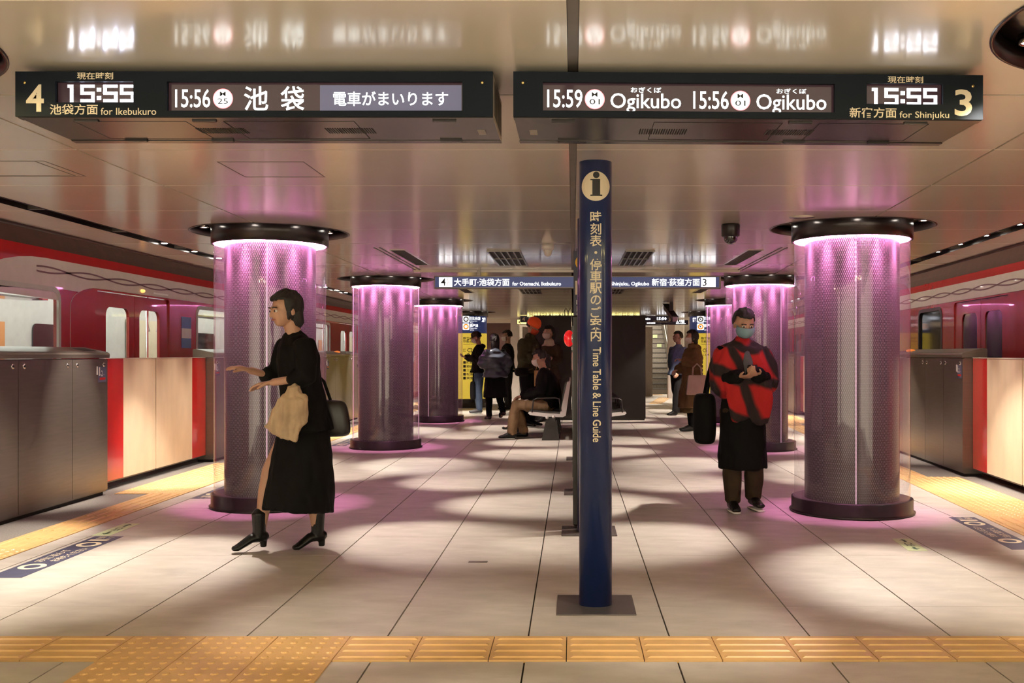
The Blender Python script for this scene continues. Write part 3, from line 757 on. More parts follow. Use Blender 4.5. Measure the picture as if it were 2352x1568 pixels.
# ================================================================== INFORMATION POSTS
def info_post(y, z_top, label, text=True):
    cx = .108
    t = thing('info_post', (cx, y, 0), label, 'information post')
    ob('base_plate', MB().box((cx-.185,y-.185,.0005),(cx+.185,y+.185,.006), bev=.002), mat('plate_steel', (.16,.14,.135), .35, metal=.6, nz=.08), t)
    A, B = .0785, .060
    n = 48; m = MB()
    prof = [(.0001,.006),(1.0,.006),(1.0,z_top),(.97,z_top+.004),(.0001,z_top+.004)]
    m.lathe(prof, (0,0,0), n); m.xf(lambda x_, y_, z_: (cx+x_*A, y+y_*B, z_)); ob('shaft', m, M_postblue, t)
    if not text: return t
    def F(u, v, off=.0012):      # u = metres from the shaft axis, v = height
        k = max(-.999, min(.999, u/A)); return (cx+u, y-B*math.sqrt(1-k*k)-off, v)
    Z = lambda py: 1.2+(814-py)/2272*(y-B)
    k = (y-B)/2272
    m = MB(); n = 40; r = .0665; zc = Z(427)
    rings = [[(r*q*math.cos(2*PI*i/n), zc+r*1.06*q*math.sin(2*PI*i/n)) for i in range(n)] for q in (1,.8,.6,.4,.2)]
    vs = [F(u,v) for rg in rings for u, v in rg]+[F(0,zc)]
    fs = [(q*n+i, q*n+(i+1)%n, (q+1)*n+(i+1)%n, (q+1)*n+i) for q in range(4) for i in range(n)]+[(4*n+i, 4*n+(i+1)%n, 5*n) for i in range(n)]
    m.add(vs, fs); ob('round_sign', m, M_signcream, t, fix=False)
    m = MB(); G2 = lambda u, v: F(u, v, .0022)
    def slab(x0, x1, y0, y1, nx=6): 
        vs = [G2(x0+(x1-x0)*i/nx, v) for v in (y0, y1) for i in range(nx+1)]; m.add(vs, [(i,i+1,nx+2+i,nx+1+i) for i in range(nx)])
    s = .0001*20; X = lambda px: (px-1366)*k
    slab(X(1358),X(1376),Z(448),Z(411)); slab(X(1353.5),X(1358),Z(413.5),Z(411)); slab(X(1357),X(1376),Z(413.5),Z(411)); slab(X(1353.5),X(1381),Z(450),Z(446.5))
    n = 24; vs = [G2(X(1367)+.0155*math.cos(2*PI*i/n), Z(401.5)+.0155*math.sin(2*PI*i/n)) for i in range(n)]; m.add(vs, [tuple(range(n))])
    ob('letter_i', m, M_printblack, t, fix=False)
    m = MB(); pitch = 27.25
    for i, ch in enumerate('時刻表・停車駅のご案内'):
        py = 498+i*pitch
        put(m, ch, (X(1353),Z(py+13),X(1379),Z(py-13)), lambda u,v: F(u,v,.0018), .012, 3, mode=28*k, fine=True)
    ob('lettering', m, M_signcream, t, fix=False)
    m = MB()
    put(m, 'Time Table & Line Guide', (0,0,1,1), lambda u, v: F(X(1359)+(X(1378)-X(1359))*(v), Z(797+218*u), .0018), .015, 3, fine=True)
    # capitals run down the shaft, tops towards the right
    ob('lettering', m, M_signcream, t, fix=False)
    return t
info_post(4.735, 2.118, 'blue information post with round i sign and vertical lettering in front')
info_post(6.72, 2.118, 'blue post just behind the front information post', False)
def route_post(y, label):
    t = info_post(y, 2.118, label, False); cx = .108
    ob('panel', MB().box((.005,y-.03,.9),(.21,y+.02,2.10), bev=.004), mat('sign_navy', (.012,.012,.035), .35, nz=.08), t)
    F = lambda u, v: (u, y-.0315, v)
    m = MB(); n = 32; c = (.065, 2.0); m.add([F(c[0]+.045*math.cos(2*PI*i/n), c[1]+.055*math.sin(2*PI*i/n)) for i in range(n)], [tuple(range(n))]); ob('round_sign', m, mat('sign_amber', (.75,.42,.03), .5, nz=.05), t, fix=False)
    ob('white_label', MB().box((.02,y-.033,1.72),(.19,y-.030,1.84)), M_signcream, t)
    m = MB()
    for i, ch in enumerate('時刻表停車駅'): put(m, ch, (.03,1.63-.055*i,.075,1.675-.055*i), F, .01, 2, mode=.05)
    ob('lettering', m, M_printwhite, t, fix=False)
route_post(8.62, 'navy sign post with amber disc, third in the line of posts')
info_post(11.4, 2.118, 'blue post at the far end of the timetable boards', False)
def timetable(y0, y1, label):
    t = thing('timetable_board', (.03,(y0+y1)/2,0), label, 'notice board')
    ob('frame', MB().box((.0,y0,.02),(.055,y1,1.47), bev=.012), M_black, t)
    ob('glass_panel', MB().box((-.003,y0+.06,.35),(.0,y1-.06,1.40)), M_glassw, t)
    ob('sheet', MB().box((.055,y0+.06,.5),(.057,y1-.06,1.35)), M_printwhite, t)
timetable(6.80, 8.50, 'black framed timetable board edge-on between the second and third posts')
timetable(8.75, 11.28, 'black framed timetable board edge-on behind the third post')
# red alarm lamp on its bracket
t = thing('alarm_lamp', (-.04, 8.9, 1.2), 'red dome alarm lamp jutting out left of the blue post', 'alarm lamp')
ob('dome', MB().ball((-.035,8.9,1.345), (.048,.05,.075), nu=24, nv=16), mat('lamp_red', (.75,.01,.012), .15, nz=.03, coat=1, emis=(1,.02,.02), es=.35), t)
ob('collar', MB().lathe([(.0005,0),(.05,0),(.05,.014),(.0005,.014)], (-.014,8.9,1.345), 24, axis='x'), M_chrome, t)
ob('call_box', MB().box((-.012,8.85,1.06),(.0,8.95,1.22), bev=.002), M_red, t)
ob('button_cover', MB().box((-.017,8.87,1.24),(.0,8.93,1.27), bev=.002), M_printwhite, t)

# ================================================================== HANGING DEPARTURE BOARDS
YB, DB = 3.325, .411
def board(x0p, x1p, side, label):
    yaw = 0 if side == 4 else math.radians(1.6)
    xl = (x0p-1316)/2272*YB
    def T(px, py, d):           # board-local: px,py are measured on the face, d metres behind it
        lx = (px-x0p)/2272*YB; z = 1.2+(814-py)/2272*YB
        return (xl+lx*math.cos(yaw)-d*math.sin(yaw)*0, YB+lx*math.sin(yaw)+d, z)
    t = thing('departure_board', T((x0p+x1p)/2, 163, DB/2), label, 'departure board')
    yt, yb = 164, 267.5
    def B(a, b, c, d, d0, d1, bev=0): return MB().box((a, d0, -d), (b, d1, -c), tf=lambda x,dd,z: T(x,-z,dd), bev=bev)
    # housing as shell: face frame with openings
    holes = []
    if side == 4: clock, scr = (127,187,306,235), (383,187,1062,254)
    else: scr, clock = (1247,187,1923,253), (1998,188,2177,236)
    if side != 4: clock = (clock[0],clock[1]-3.5,clock[2],clock[3]-3.5)
    for a, b, c, d in (clock, scr): holes.append([(a,-b),(a,-d),(c,-d),(c,-b)])
    face = holed([(x0p,-yb),(x1p,-yb),(x1p,-yt),(x0p,-yt)], holes, .012, lambda u,v,w: T(u,-v,w+.006)); ob('face_frame', face, M_navy, t)
    ob('housing', B(x0p+1,x1p-1,yt+1,yb-.5,.03,DB-.002), M_underside, t)
    M_end = mat('end_plate_beige', (.34,.29,.23), .5, nz=.05)
    ob('side_rim', B(x0p,x0p+1.2,yt,yb,.012,DB), M_end, t); ob('side_rim', B(x1p-1.2,x1p,yt,yb,.012,DB), M_end, t)
    ob('top_lid', B(x0p,x1p,yt,yt+1.2,.012,DB), M_navy, t)
    lamp_gap = .020
    for a, b, c, d in (clock, scr):
        ob('screen', B(a-1,c+1,b-1,d+1,lamp_gap,.028), M_screen, t)
    F = lambda u, v: T(u, -v, -.0008); Fs = lambda u, v: T(u, -v, lamp_gap-.0008)
    # underside fittings
    zb = yb-.3
    def under(pa, pb, da, db_, h=.0022): # in face px, depth metres; sits just below the underside
        z0 = T(0, yb, 0)[2]
        return MB().box((pa,da,0),(pb,db_,h), tf=lambda x,dd,z: (T(x,yb,dd)[0], T(x,yb,dd)[1], z0-z+.0006))
    ob('underside_lip', under(x0p,x1p,.012,.05,.002), M_underside, t); ob('underside_lip', under(x0p,x1p,DB-.04,DB,.003), M_underside, t)
    flip = 1 if side == 4 else -1; q = lambda px: px if side == 4 else x0p+x1p-px
    wdt = x1p-x0p
    def U(fa, fb, da, db_, h=.0022):
        a, b = x0p+wdt*fa, x0p+wdt*fb
        if side != 4: a, b = x1p-wdt*fb, x1p-wdt*fa
        return under(a, b, da, db_, h)
    for fa in (.11, .36, .87): ob('hinge', U(fa, fa+.05, .042, .056, .007), M_black, t)
    for fa in (.13, .33, .86): ob('hinge', U(fa, fa+.05, .355, .369, .007), M_black, t)
    for fa, fb in ((.10,.34),(.42,.70)):      # access flap outlines
        for e in ((fa,fa+.0015,.07,.345),(fb-.0015,fb,.07,.345),(fa,fb,.07,.073),(fa,fb,.342,.345)): ob('flap_line', U(*e, .0006), M_dark, t)
    for f0 in (.335+.06, .62+.06):
        f0 -= .06
        for k in range(20): ob('vent_slot', U(f0+k*.0054, f0+k*.0054+.0027, .175, .255, .0008), M_dark, t)
    ob('rating_plate', U(.955,.972,.20,.28,.0008), mat('plate_grey', (.3,.27,.24), .5, nz=.1), t)
    for f in (.02, .978): 
        p = T(x0p+wdt*f, 190, -.001); ob('screw', MB().lathe([(.0005,-.002),(.0045,-.002),(.005,.002),(.0005,.002)], p, 12, axis='y'), mat('brass', (.7,.5,.2), .3, metal=1, nz=.05), t)
    # end plate seen at the inner end
    pe = x1p if side == 4 else x0p
    for k in range(2):
        a = [(.05,.18),(.2,.38)][k]; sgn = 1 if side == 4 else -1
        ob('side_plate', MB().box((pe, a[0], -(yb-12)), (pe+sgn*.6, a[1], -(yt+12)), tf=lambda x,dd,z: T(x,-z,dd)), mat('vent_dark', (.10,.085,.07), .6, nz=.1), t)
    # hangers up to the ceiling
    for f in (.2, .8):
        p = T(x0p+wdt*f, yt, .2); ob('hanger', MB().box((p[0]-.03,p[1]-.03,p[2]-.002),(p[0]+.03,p[1]+.03,CZ)), M_black, t)
    dy = 0 if side == 4 else -3.5
    def word(s, x0, y0, x1, y1, fn, m_, bold=.01, name='lettering', res=3):
        mm = MB(); put(mm, s, (x0,-y1,x1,-y0), fn, bold, res); return ob(name, mm, m_, t, fix=False)
    def clockd(dx, dyy):
        m = MB()
        def bar(a, b, c, d): 
            m.add([Fs(a+dx,-(d+dyy)),Fs(c+dx,-(d+dyy)),Fs(c+dx,-(b+dyy)),Fs(a+dx,-(b+dyy))], [(0,1,2,3)])
        bar(154,191,162,231); bar(148.5,191,154,198)
        for x in (178, 231, 269.5):
            bar(x,191,x+33,198); bar(x,191,x+8,213); bar(x,207,x+33,214); bar(x+25,209,x+33,231); bar(x,224,x+33,231)
        bar(216,198,226,207); bar(216,217,226,226); return m
    if side == 4:
        word('4', 60,194,101,256.5, F, M_signcream, .02)
        word('現在時刻', 177,166,260,182.5, F, M_signcream, .012)
        ob('clock_digits', clockd(0,0), M_led, t, fix=False)
        word('池袋方面', 114.5,239,225,263.5, F, M_signcream, .012); word('for Ikebukuro', 231.5,247.5,359,264, F, M_signcream, .006)
        word('15:56', 397,201,478,243.5, Fs, M_lcd, .008, 'screen_text')
        word('池', 556,194.5,612,250, Fs, M_lcd, .010, 'screen_text'); word('袋', 640.5,194.5,695.5,250.5, Fs, M_lcd, .010, 'screen_text')
        ob('lit_panel', MB().add([T(731.5,253,lamp_gap-.0005),T(1058.5,253,lamp_gap-.0005),T(1058.5,192,lamp_gap-.0005),T(731.5,192,lamp_gap-.0005)], [(0,1,2,3)]), M_lcdpanel, t)
        word('電車がまいります', 762,206.5,1027.5,240, lambda u,v: T(u,-v,lamp_gap-.0012), M_lcd, .010, 'screen_text')
        badges = [(507.5, 223, 'M', '25')]
    else:
        word('15:59', 1256.5,201,1338,243, Fs, M_lcd, .008, 'screen_text')
        word('Ogikubo', 1403,208.5,1567,254, Fs, M_lcd, .006, 'screen_text'); word('おぎくぼ', 1450,194.5,1521,207, Fs, M_lcd, .008, 'screen_text')
        word('15:56', 1595.5,203-1,1678,245-1, Fs, M_lcd, .008, 'screen_text')
        word('Ogikubo', 1743,209.5-1,1907,256-1, Fs, M_lcd, .006, 'screen_text'); word('おぎくぼ', 1790,196-1,1860,208-1, Fs, M_lcd, .008, 'screen_text')
        word('現在時刻', 2047,171.5+dy,2130,187.5+dy, F, M_signcream, .012)
        ob('clock_digits', clockd(1865.5, 1), M_led, t, fix=False)
        word('新宿方面', 1957.5,244.5+dy,2067.5,268.5+dy, F, M_signcream, .012); word('for Shinjuku', 2074.5,253+dy,2191,272.5+dy, F, M_signcream, .006)
        word('3', 2204,201+dy,2245,263+dy, F, M_signcream, .02)
        badges = [(1366.5,223,'M','01'), (1705.5,224,'M','01')]
    for bx, by, a, b in badges:
        for r, mt, o in ((23, glow('lcd_pink', (1,.22,.25), 1.6), .0010), (20.5, glow('lcd_white_disc', (.9,.95,1), 1.9), .0014)):
            n = 40; vs = [T(bx+r*math.cos(2*PI*i/n), by+r*math.sin(2*PI*i/n), lamp_gap-o) for i in range(n)]; ob('route_badge', MB().add(vs, [tuple(range(n))]), mt, t, fix=False)
        for s_, bb in ((a, (bx-7,by-16,bx+6.5,by-5.5)), (b, (bx-12.5,by-.5,bx+12,by+12.5))):
            mm = MB(); put(mm, s_, (bb[0],-bb[3],bb[2],-bb[1]), lambda u,v: T(u,-v,lamp_gap-.0019), .008); ob('badge_text', mm, M_printblack, t, fix=False)
M_lcdpanel = mat('lcd_banner', (.05,.05,.06), .2, nz=.05, emis=(.20,.19,.32), es=.32)
board(35, 1132, 4, 'hanging departure board for platform 4 on the left, with white clock digits')
board(1179, 2271, 3, 'hanging departure board for platform 3 on the right, with white clock digits')

# ================================================================== FAR HANGING SIGN
YS = 11.3
def PX(px, Y=YS): return (px-1316)/2272*Y
def PZ(py, Y=YS): return 1.2+(814-py)/2272*Y
def plate_words(t, items, Y, m_, off=.001, **k):
    for s, x0, y0, x1, y1 in items:
        mm = MB(); put(mm, s, (PX(x0,Y),PZ(y1,Y),PX(x1,Y),PZ(y0,Y)), lambda u,v: (u, Y-off, v), k.get('bold', .008)); ob('lettering', mm, m_, t, fix=False)
t = thing('direction_sign', (PX(1326),YS,PZ(662)), 'long hanging navy direction sign for platforms 4 and 3 across the hall', 'sign')
ob('frame', MB().box((PX(997),YS,PZ(662.5)),(PX(1656),YS+.10,PZ(633)), bev=.004), M_steel, t)
ob('face', MB().box((PX(999.5),YS-.004,PZ(659.5)),(PX(1651.5),YS+.001,PZ(636))), mat('sign_face_navy', (.018,.022,.05), .35, nz=.06, emis=(.05,.06,.14), es=.6), t)
for f in (-.95, 0, .95): ob('hanger', MB().box((.06+f*1.2-.02,YS+.03,PZ(634)),(.06+f*1.2+.02,YS+.07,CZ)), M_steel, t)
for x0, x1 in ((1008.5,1039), (1610,1643.5)): ob('number_panel', MB().box((PX(x0),YS-.006,PZ(658.5)),(PX(x1),YS-.0035,PZ(637))), M_signlit, t)
plate_words(t, [('4',1012.5,639,1024,656),('3',1613.5,640,1623,656.5)], YS, M_printblack, .0075)
plate_words(t, [('大手町·池袋方面',1043,639.5,1170,656.5),('for Otemachi, Ikebukuro',1177,647,1288.5,657),('for Shinjuku, Ogikubo',1385,647,1491,658),('新宿·荻窪方面',1497,639.5,1607,656.5)], YS, M_signlit, .005)
for cx, cy, r in ((1031,642,4),(1031,652,4),(1630,642,3.4),(1630,652,3.4),(1638,653,3.4)):
    n = 20; vs = []
    for q in (r, r*.72): vs += [(PX(cx+q*math.cos(2*PI*i/n)),YS-.0066,PZ(cy+q*math.sin(2*PI*i/n))) for i in range(n)]
    ob('line_symbol', MB().add(vs, [(i,(i+1)%n,n+(i+1)%n,n+i) for i in range(n)]), mat('symbol_pink', (.8,.3,.3), .5, nz=.05), t, fix=False)

# ================================================================== MAP COLUMNS (clad, fourth of each row)
M_signyellow = mat('sign_yellow_print', (.80,.62,.06), .4, nz=.05, emis=(.9,.65,.08), es=.35)
M_signnavy = mat('sign_navy_print', (.02,.03,.09), .4, nz=.05, emis=(.03,.05,.16), es=.3)
def map_column(i, side):
    x, y = COLS[i]; t = column(i, x, y, clad=True, label='column clad in a yellow exit map with navy line sign, %s row' % ('left' if side < 0 else 'right'))
    r = .425; up = PZ(765, y-.43); b0 = .09
    ob('shaft', MB().lathe([(.0005,.0),(r-.006,0),(r-.006,CZ+.07),(.0005,CZ+.07)], (x,y,0), 64), M_steel, t)
    def sheet(z0, z1, rr, a0, a1, m_, nm):
        n = 48; vs = []
        for z in (z0, z1):
            for k in range(n+1): a = a0+(a1-a0)*k/n; vs.append((x+rr*math.cos(a), y+rr*math.sin(a), z))
        ob(nm, MB().add(vs, [(k,k+1,n+2+k,n+1+k) for k in range(n)]), m_, t, fix=False)
    sheet(up, CZ-.01, r, -PI*1.0, -.02, M_signnavy, 'line_panel'); sheet(.20, up, r, -PI*1.0, -.02, M_signyellow, 'map_panel'); sheet(.0, .20, r+.001, -PI, PI, M_black, 'kick_plate')
    def F(u, v, o=.003): # u metres from the axis as seen from the front
        k = max(-.99, min(.99, u/r)); return (x+u, y-math.sqrt(r*r-u*u)-o if abs(u) < r else y, v)
    pc = 1316+x/y*2272
    def word(s, x0, y0, x1, y1, m_, bold=.01):
        mm = MB(); Y = y-.38; put(mm, s, ((x0-pc)*Y/2272,PZ(y1,Y),(x1-pc)*Y/2272,PZ(y0,Y)), F, bold, 1, fine=True); ob('lettering', mm, m_, t, fix=False)
    def badge(cx, cy, colr, ch):
        Y = y-.38; u, z = (cx-pc)*Y/2272, PZ(cy, Y); s = .075
        mm = MB(); pl = rbox(u-s,z-s,u+s,z+s,.02,3); mm.add([F(a,b,.010) for a,b in pl], [tuple(range(len(pl)))]); ob('badge', mm, M_maplit, t, fix=False)
        n = 24; vs = []
        for q in (.062, .034): vs += [F(u+q*math.cos(2*PI*i/n), z+q*math.sin(2*PI*i/n), .0125) for i in range(n)]
        ob('badge_ring', MB().add(vs, [(i,(i+1)%n,n+(i+1)%n,n+i) for i in range(n)]), colr, t, fix=False)
        mm = MB(); put(mm, ch, (u-.014,z-.016,u+.014,z+.016), lambda a,b: F(a,b,.0125), .02, 1); ob('badge_text', mm, M_printblack, t, fix=False)
    gry = mat('line_grey', (.3,.3,.3), .5, nz=.05); orn = mat('line_orange', (.8,.3,.03), .5, nz=.05, emis=(1,.35,.03), es=.5)
    if side < 0:
        badge(1075,733,gry,'H'); badge(1075,750,orn,'G')
        word('日比谷線',1084,727,1107,735,M_maplit,.03); word('Hibiya Line',1084,736,1100,739,M_maplit); word('75m',1084,740,1091,743,M_maplit)
        word('銀座線',1084,744,1102,751,M_maplit,.03); word('Ginza Line',1084,752,1100,755,M_maplit); word('205m',1084,756,1093,759,M_maplit)
        word('↗',1109,727,1118,741,M_maplit,.05)
        rows_ = [('数寄屋橋',1068,774,1100,780),('交差点改札',1068,781,1104,787),('Sukiyabashi Intersection',1068,789,1104,792),('出口',1068,800,1074,808),('C2',1077,799,1090,809),('B1',1078,811,1090,821)]
        rows_ += [(s_,1076,829+9*k,1092,835+9*k) for k, s_ in enumerate(['数寄屋橋','銀座','三越','松屋','東急'])]
        ic = 1071.5
    else:
        badge(1604,733,gry,'H'); badge(1604,750,orn,'G')
        word('日比谷線',1612,727,1632,735,M_maplit,.03); word('75m',1612,737,1619,740,M_maplit); word('銀座線',1612,744,1630,751,M_maplit,.03); word('205m',1612,756,1620,759,M_maplit)
        word('↖',1587,727,1596,741,M_maplit,.05)
        rows_ = [('数寄屋橋',1605,774,1632,780),('交差点改札',1605,781,1634,787),('Sukiyabashi Intersection',1605,789,1634,792),('C5',1608,800,1618,809),('C1-4',1608,812,1622,817)]
        ic = 1606
    for rr in rows_: word(*rr, M_printblack, .015)
    for k in range(5):
        Y = y-.38; u, z = (ic-pc)*Y/2272, PZ(832+9*k, Y); s = .03
        ob('exit_symbol', MB().add([F(u-s,z-s,.004),F(u+s,z-s,.004),F(u+s,z+s,.004),F(u-s,z+s,.004)], [(0,1,2,3)]), M_printblack, t, fix=False)
map_column(3, -1); map_column(7, 1)

# ================================================================== FAR END OF THE HALL
# dark partition box
t = thing('partition_box', (.3,19.5,0), 'tall dark brown boxed partition behind the benches', 'partition')
M_part = mat('partition_brown', (.012,.007,.004), .55, nz=.12)
for a, b in ((-.72,-.03),(-.02,.67),(.68,1.325)): ob('panel', MB().box((a,18.05,.03),(b,18.10,1.90)), M_part, t)
ob('panel', MB().box((1.29,18.10,.03),(1.325,21,1.90)), M_part, t); ob('panel', MB().box((-.72,18.10,.03),(-.69,21,1.90)), M_part, t)
ob('top', MB().box((-.72,18.05,1.90),(1.325,21,1.915)), M_black, t); ob('plinth', MB().box((-.70,18.07,0),(1.31,21,.03)), M_black, t)
for k, xx in enumerate((-.13, -.05)):
    m = MB().tube([(xx-.03,18.2,1.91),(xx-.03,18.2,2.0),(xx,18.2,2.06),(xx+.03,18.2,2.0),(xx+.03,18.2,1.91)], [.007]*5, seg=8)
    tag(ob('cable_loop', m, M_black), 'black cable loop standing on the partition box, %s of the two' % ('left' if k == 0 else 'right'), 'cable')
# white square column and panelled wall
tag(struct('wall_pier', MB().box((-1.68,26.6,0),(-1.46,27.0,2.6)), mat('pier_white', (.62,.56,.52), .5, nz=.05)), 'pale square pier')
struct('wall_pier', MB().box((2.62,27.2,0),(2.80,27.5,2.6)), mat('pier_white', (.62,.56,.52)))
wp = struct('wall_inner_left', MB().box((-3.9,27.5,0),(-1.66,27.6,2.6)), mat('wall_maroon', (.12,.06,.055), .35, nz=.1))
struct('trim_8', MB().box((-3.9,27.3,2.07),(-1.60,27.55,2.6)), M_ceil)
spot((-2.0, 27.25, 2.06), (-2.0, 27.45, 0), 12, math.radians(70), .8)
struct('wall_inner_mid', MB().box((-1.46,28.6,0),(2.3,28.8,2.0)), mat('inner_wall', (.30,.26,.22), .5, nz=.08))
# stairs climbing away
st = thing('staircase', (2.65,30,0), 'grey stone staircase rising behind the partition box', 'staircase', None, 'structure')
for k in range(17):
    ob('step', MB().box((2.15,30+.29*k,.158*k),(3.02,30.32+.29*(k+1),.158*(k+1)-.012)), M_stair, st)
    ob('nosing', MB().box((2.15,29.985+.29*k,.158*(k+1)-.012),(3.02,30.30+.29*k,.158*(k+1))), mat('nosing_dark', (.05,.05,.055), .4, nz=.1), st)
for k, nm in ((2,'sticker_notice'),(7,'sticker_notice')):
    ob('notice', MB().box((2.18,29.98+.29*k-.0,.158*k+.03),(2.36,30+.29*k,.158*k+.11)), M_printwhite, st)
for k, u in ((0,2.86),(9,2.77),(11,2.68)):
    ob('exit_sticker', MB().box((u,29.98+.29*k,.158*k+.02),(u+.15,30+.29*k,.158*k+.13)), M_green, st)
m = MB().prism([(29.8,0),(35.4,2.85),(35.4,5),(29.8,5)] if 0 else [(29.7,.0),(36,0),(36,4.2),(35.0,4.2),(29.7,1.05)], (3.02,3.08), lambda u,v,w: (w,u,v)); struct('wall_stair_side', m, M_steel)
tag(ob('handrail', MB().tube([(2.98,29.6,.82),(2.98,29.8,.86),(2.98,35.2,3.7)], [.022]*3, seg=10), M_chrome), 'chrome handrail along the right side of the staircase', 'handrail')
struct('wall_right_inner', MB().box((3.3,29.3,0),(5.6,29.5,2.6)), mat('inner_wall', (.30,.26,.22)))
m = MB().prism([(30,4.0),(36.5,6.6),(36.5,6.8),(30,4.2)], (1.9,5), lambda u,v,w:(w,u,v)); struct('ceiling_stairs', m, mat('stair_soffit', (.5,.45,.4), .5, nz=.05))
for yy in (30.5, 32.5):  # fill lights and their housings, added out of view to brighten the stairs
    l = bpy.data.lights.new('stair_fill', 'AREA'); l.shape = 'RECTANGLE'; l.size = 1.2; l.size_y = .15; l.energy = 45; l.color = WARM
    lo = bpy.data.objects.new('stair_fill', l); COL.objects.link(lo); lo.location = (2.6, yy, 3.1+(yy-30.5)*.4)
    tt = thing('added_stair_lamp', (2.6,yy,3.12+(yy-30.5)*.4), 'added fill lamp above the staircase, out of view, %s' % ('lower' if yy < 31 else 'upper'), 'lamp'); ob('housing', MB().box((2.0,yy-.1,3.12+(yy-30.5)*.4),(3.2,yy+.1,3.2+(yy-30.5)*.4)), M_steel, tt)
for xx in (-3, 0, 3.5):  # bare spots without fixtures, added to brighten the far hall floor
    spot((xx, 26, CZ-.01), (xx, 26, 0), 250, math.radians(110), .8)
# far tactile lines
t = strip_thing((2.7,26,0), 'tactile paving leading to the staircase')
for k in range(12): link('tile', T_bary, t, (-.12-.05*k, 2.9-.31*k-1.2, .003)); link('tile', T_barx, t, (-.6+.302*k*.35, 3.4, .003)) if k < 5 else None
def lit_sign(name, box, Y, face, words, label, depth=.12):
    x0, y0, x1, y1 = box
    t = thing(name, (PX((x0+x1)/2,Y),Y,PZ(y1,Y)), label, 'sign')
    ob('case', MB().box((PX(x0,Y),Y,PZ(y1,Y)),(PX(x1,Y),Y+depth,PZ(y0,Y)), bev=.005), M_underside, t)
    ob('face', MB().box((PX(x0+1,Y),Y-.004,PZ(y1-1,Y)),(PX(x1-1,Y),Y+.001,PZ(y0+1,Y))), face, t)
    if PZ(y0, Y) < CZ-.02: 
        for f in (.2, .8): ob('hanger', MB().box((PX(x0+(x1-x0)*f,Y)-.012,Y+.04,PZ(y0,Y)),(PX(x0+(x1-x0)*f,Y)+.012,Y+.07,CZ if Y < 28 else 2.5)), M_steel, t)
    for s, a, b, c, d, m_ in words:
        mm = MB(); put(mm, s, (PX(a,Y),PZ(d,Y),PX(c,Y),PZ(b,Y)), lambda u,v: (u, Y-.006, v), .02, 1); ob('lettering', mm, m_, t, fix=False)
    return t
M_navyface = mat('far_face_navy', (.02,.02,.05), .3, nz=.05)
M_yel = glow('lit_yellow', (1,.86,.30), 1.1); M_wht = glow('lit_white', (.95,.97,1), 2.0)
lit_sign('exit_sign', (1187.5,733,1214,745), 26.0, M_yel, [('←',1190,735,1202,743,M_printblack)], 'yellow lit exit sign left of the orange beanie, by the white pier')
lit_sign('platform_sign', (1195,725,1214,740), 24.5, M_navyface, [('4',1199,728,1206,737,M_signcream)], 'small dark platform number 4 sign left of the orange beanie')
lit_sign('exit_sign', (1210,718,1318,728), 24.0, M_yel, [('出口 Exit A1 - A13',1215,720,1300,726,M_printblack)], 'long yellow lit exit sign above the partition box')
lit_sign('exit_sign', (1404,719,1470,728), 24.0, M_yel, [('出口 Exit B1 - B9',1412,721,1462,726,M_printblack)], 'short yellow lit exit sign right of the blue post')
lit_sign('transfer_sign', (1472,735,1581,745.5), 26.5, M_navyface, [('日比谷線',1486,739,1505,743.5,M_wht),('丸ノ内線',1553,734,1572,741,M_wht),('Marunouchi Line',1553,741,1575,744,M_wht)], 'navy transfer sign with white lettering over the staircase')
lit_sign('small_departure_board', (1470,725,1544,740), 24.5, M_navyface, [('Ogikubo',1472,729,1494,736,M_wht),('15:50',1509,728,1531,735,M_led),('新宿方面 for Shinjuku',1501,736,1533,739,M_signcream),('3',1535,729,1541,738,M_signcream)], 'small far departure board showing 15:50')
lit_sign('white_sign', (1213,700,1233,708), 29.0, M_wht, [], 'small white lit board high above the partition box') if 0 else None

# cameras and sensors on the ceiling
x, y = PX(1678,7.4), 7.4
t = thing('dome_camera', (x,y,CZ), 'black dome security camera on the ceiling right of the blue post', 'security camera')
ob('housing', MB().lathe([(.0005,0),(.066,0),(.070,-.01),(.068,-.088),(.055,-.095),(.0005,-.095)], (x,y,CZ), 40), M_black, t)
ob('dome', MB().ball((x,y,CZ-.092), (.054,.054,.060), nu=32, nv=20), mat('smoked_dome', (.01,.01,.01), .05, nz=.1, coat=1), t)
x, y = PX(1260,9.0), 8.75
t = thing('smoke_sensor', (x,y,CZ), 'white round ceiling sensor left of the blue post', 'sensor')
ob('base', MB().lathe([(.0005,0),(.055,0),(.055,-.03),(.045,-.05),(.0005,-.05)], (x,y,CZ), 32), mat('sensor_white', (.7,.66,.6), .4, nz=.03), t)
ob('lens', MB().ball((x,y,CZ-.06), (.038,.038,.05)), mat('sensor_white', (.7,.66,.6)), t)
x, y = PX(1540,18.5), 18.5
t = thing('bullet_camera', (x,y,CZ), 'grey boxed security camera hanging from the ceiling above the stairs view', 'security camera')
ob('body', MB().box((-.045,-.16,-.05),(.045,.16,.05), bev=.008, tf=lambda a,b,c: (x+a-.5*b*.9, y+b*.9, CZ-.20+c+b*.75)), mat('camera_case', (.32,.25,.24), .4, nz=.1), t)
ob('bracket', MB().box((x-.02,y-.02,CZ-.17),(x+.05,y+.03,CZ)), M_black, t); ob('hood', MB().box((-.055,-.17,.05),(.055,.17,.06), tf=lambda a,b,c: (x+a-.5*b*.9, y+b*.9, CZ-.20+c+b*.75)), M_black, t)
# round access cover by the right column
tag(ob('ceiling_disc', MB().lathe([(.0005,0),(.085,0),(.09,-.003),(.0005,-.006)], (1.62,7.0,CZ), 40), M_ceil), 'pale round cover on the ceiling beside the first right column', 'ceiling cover')

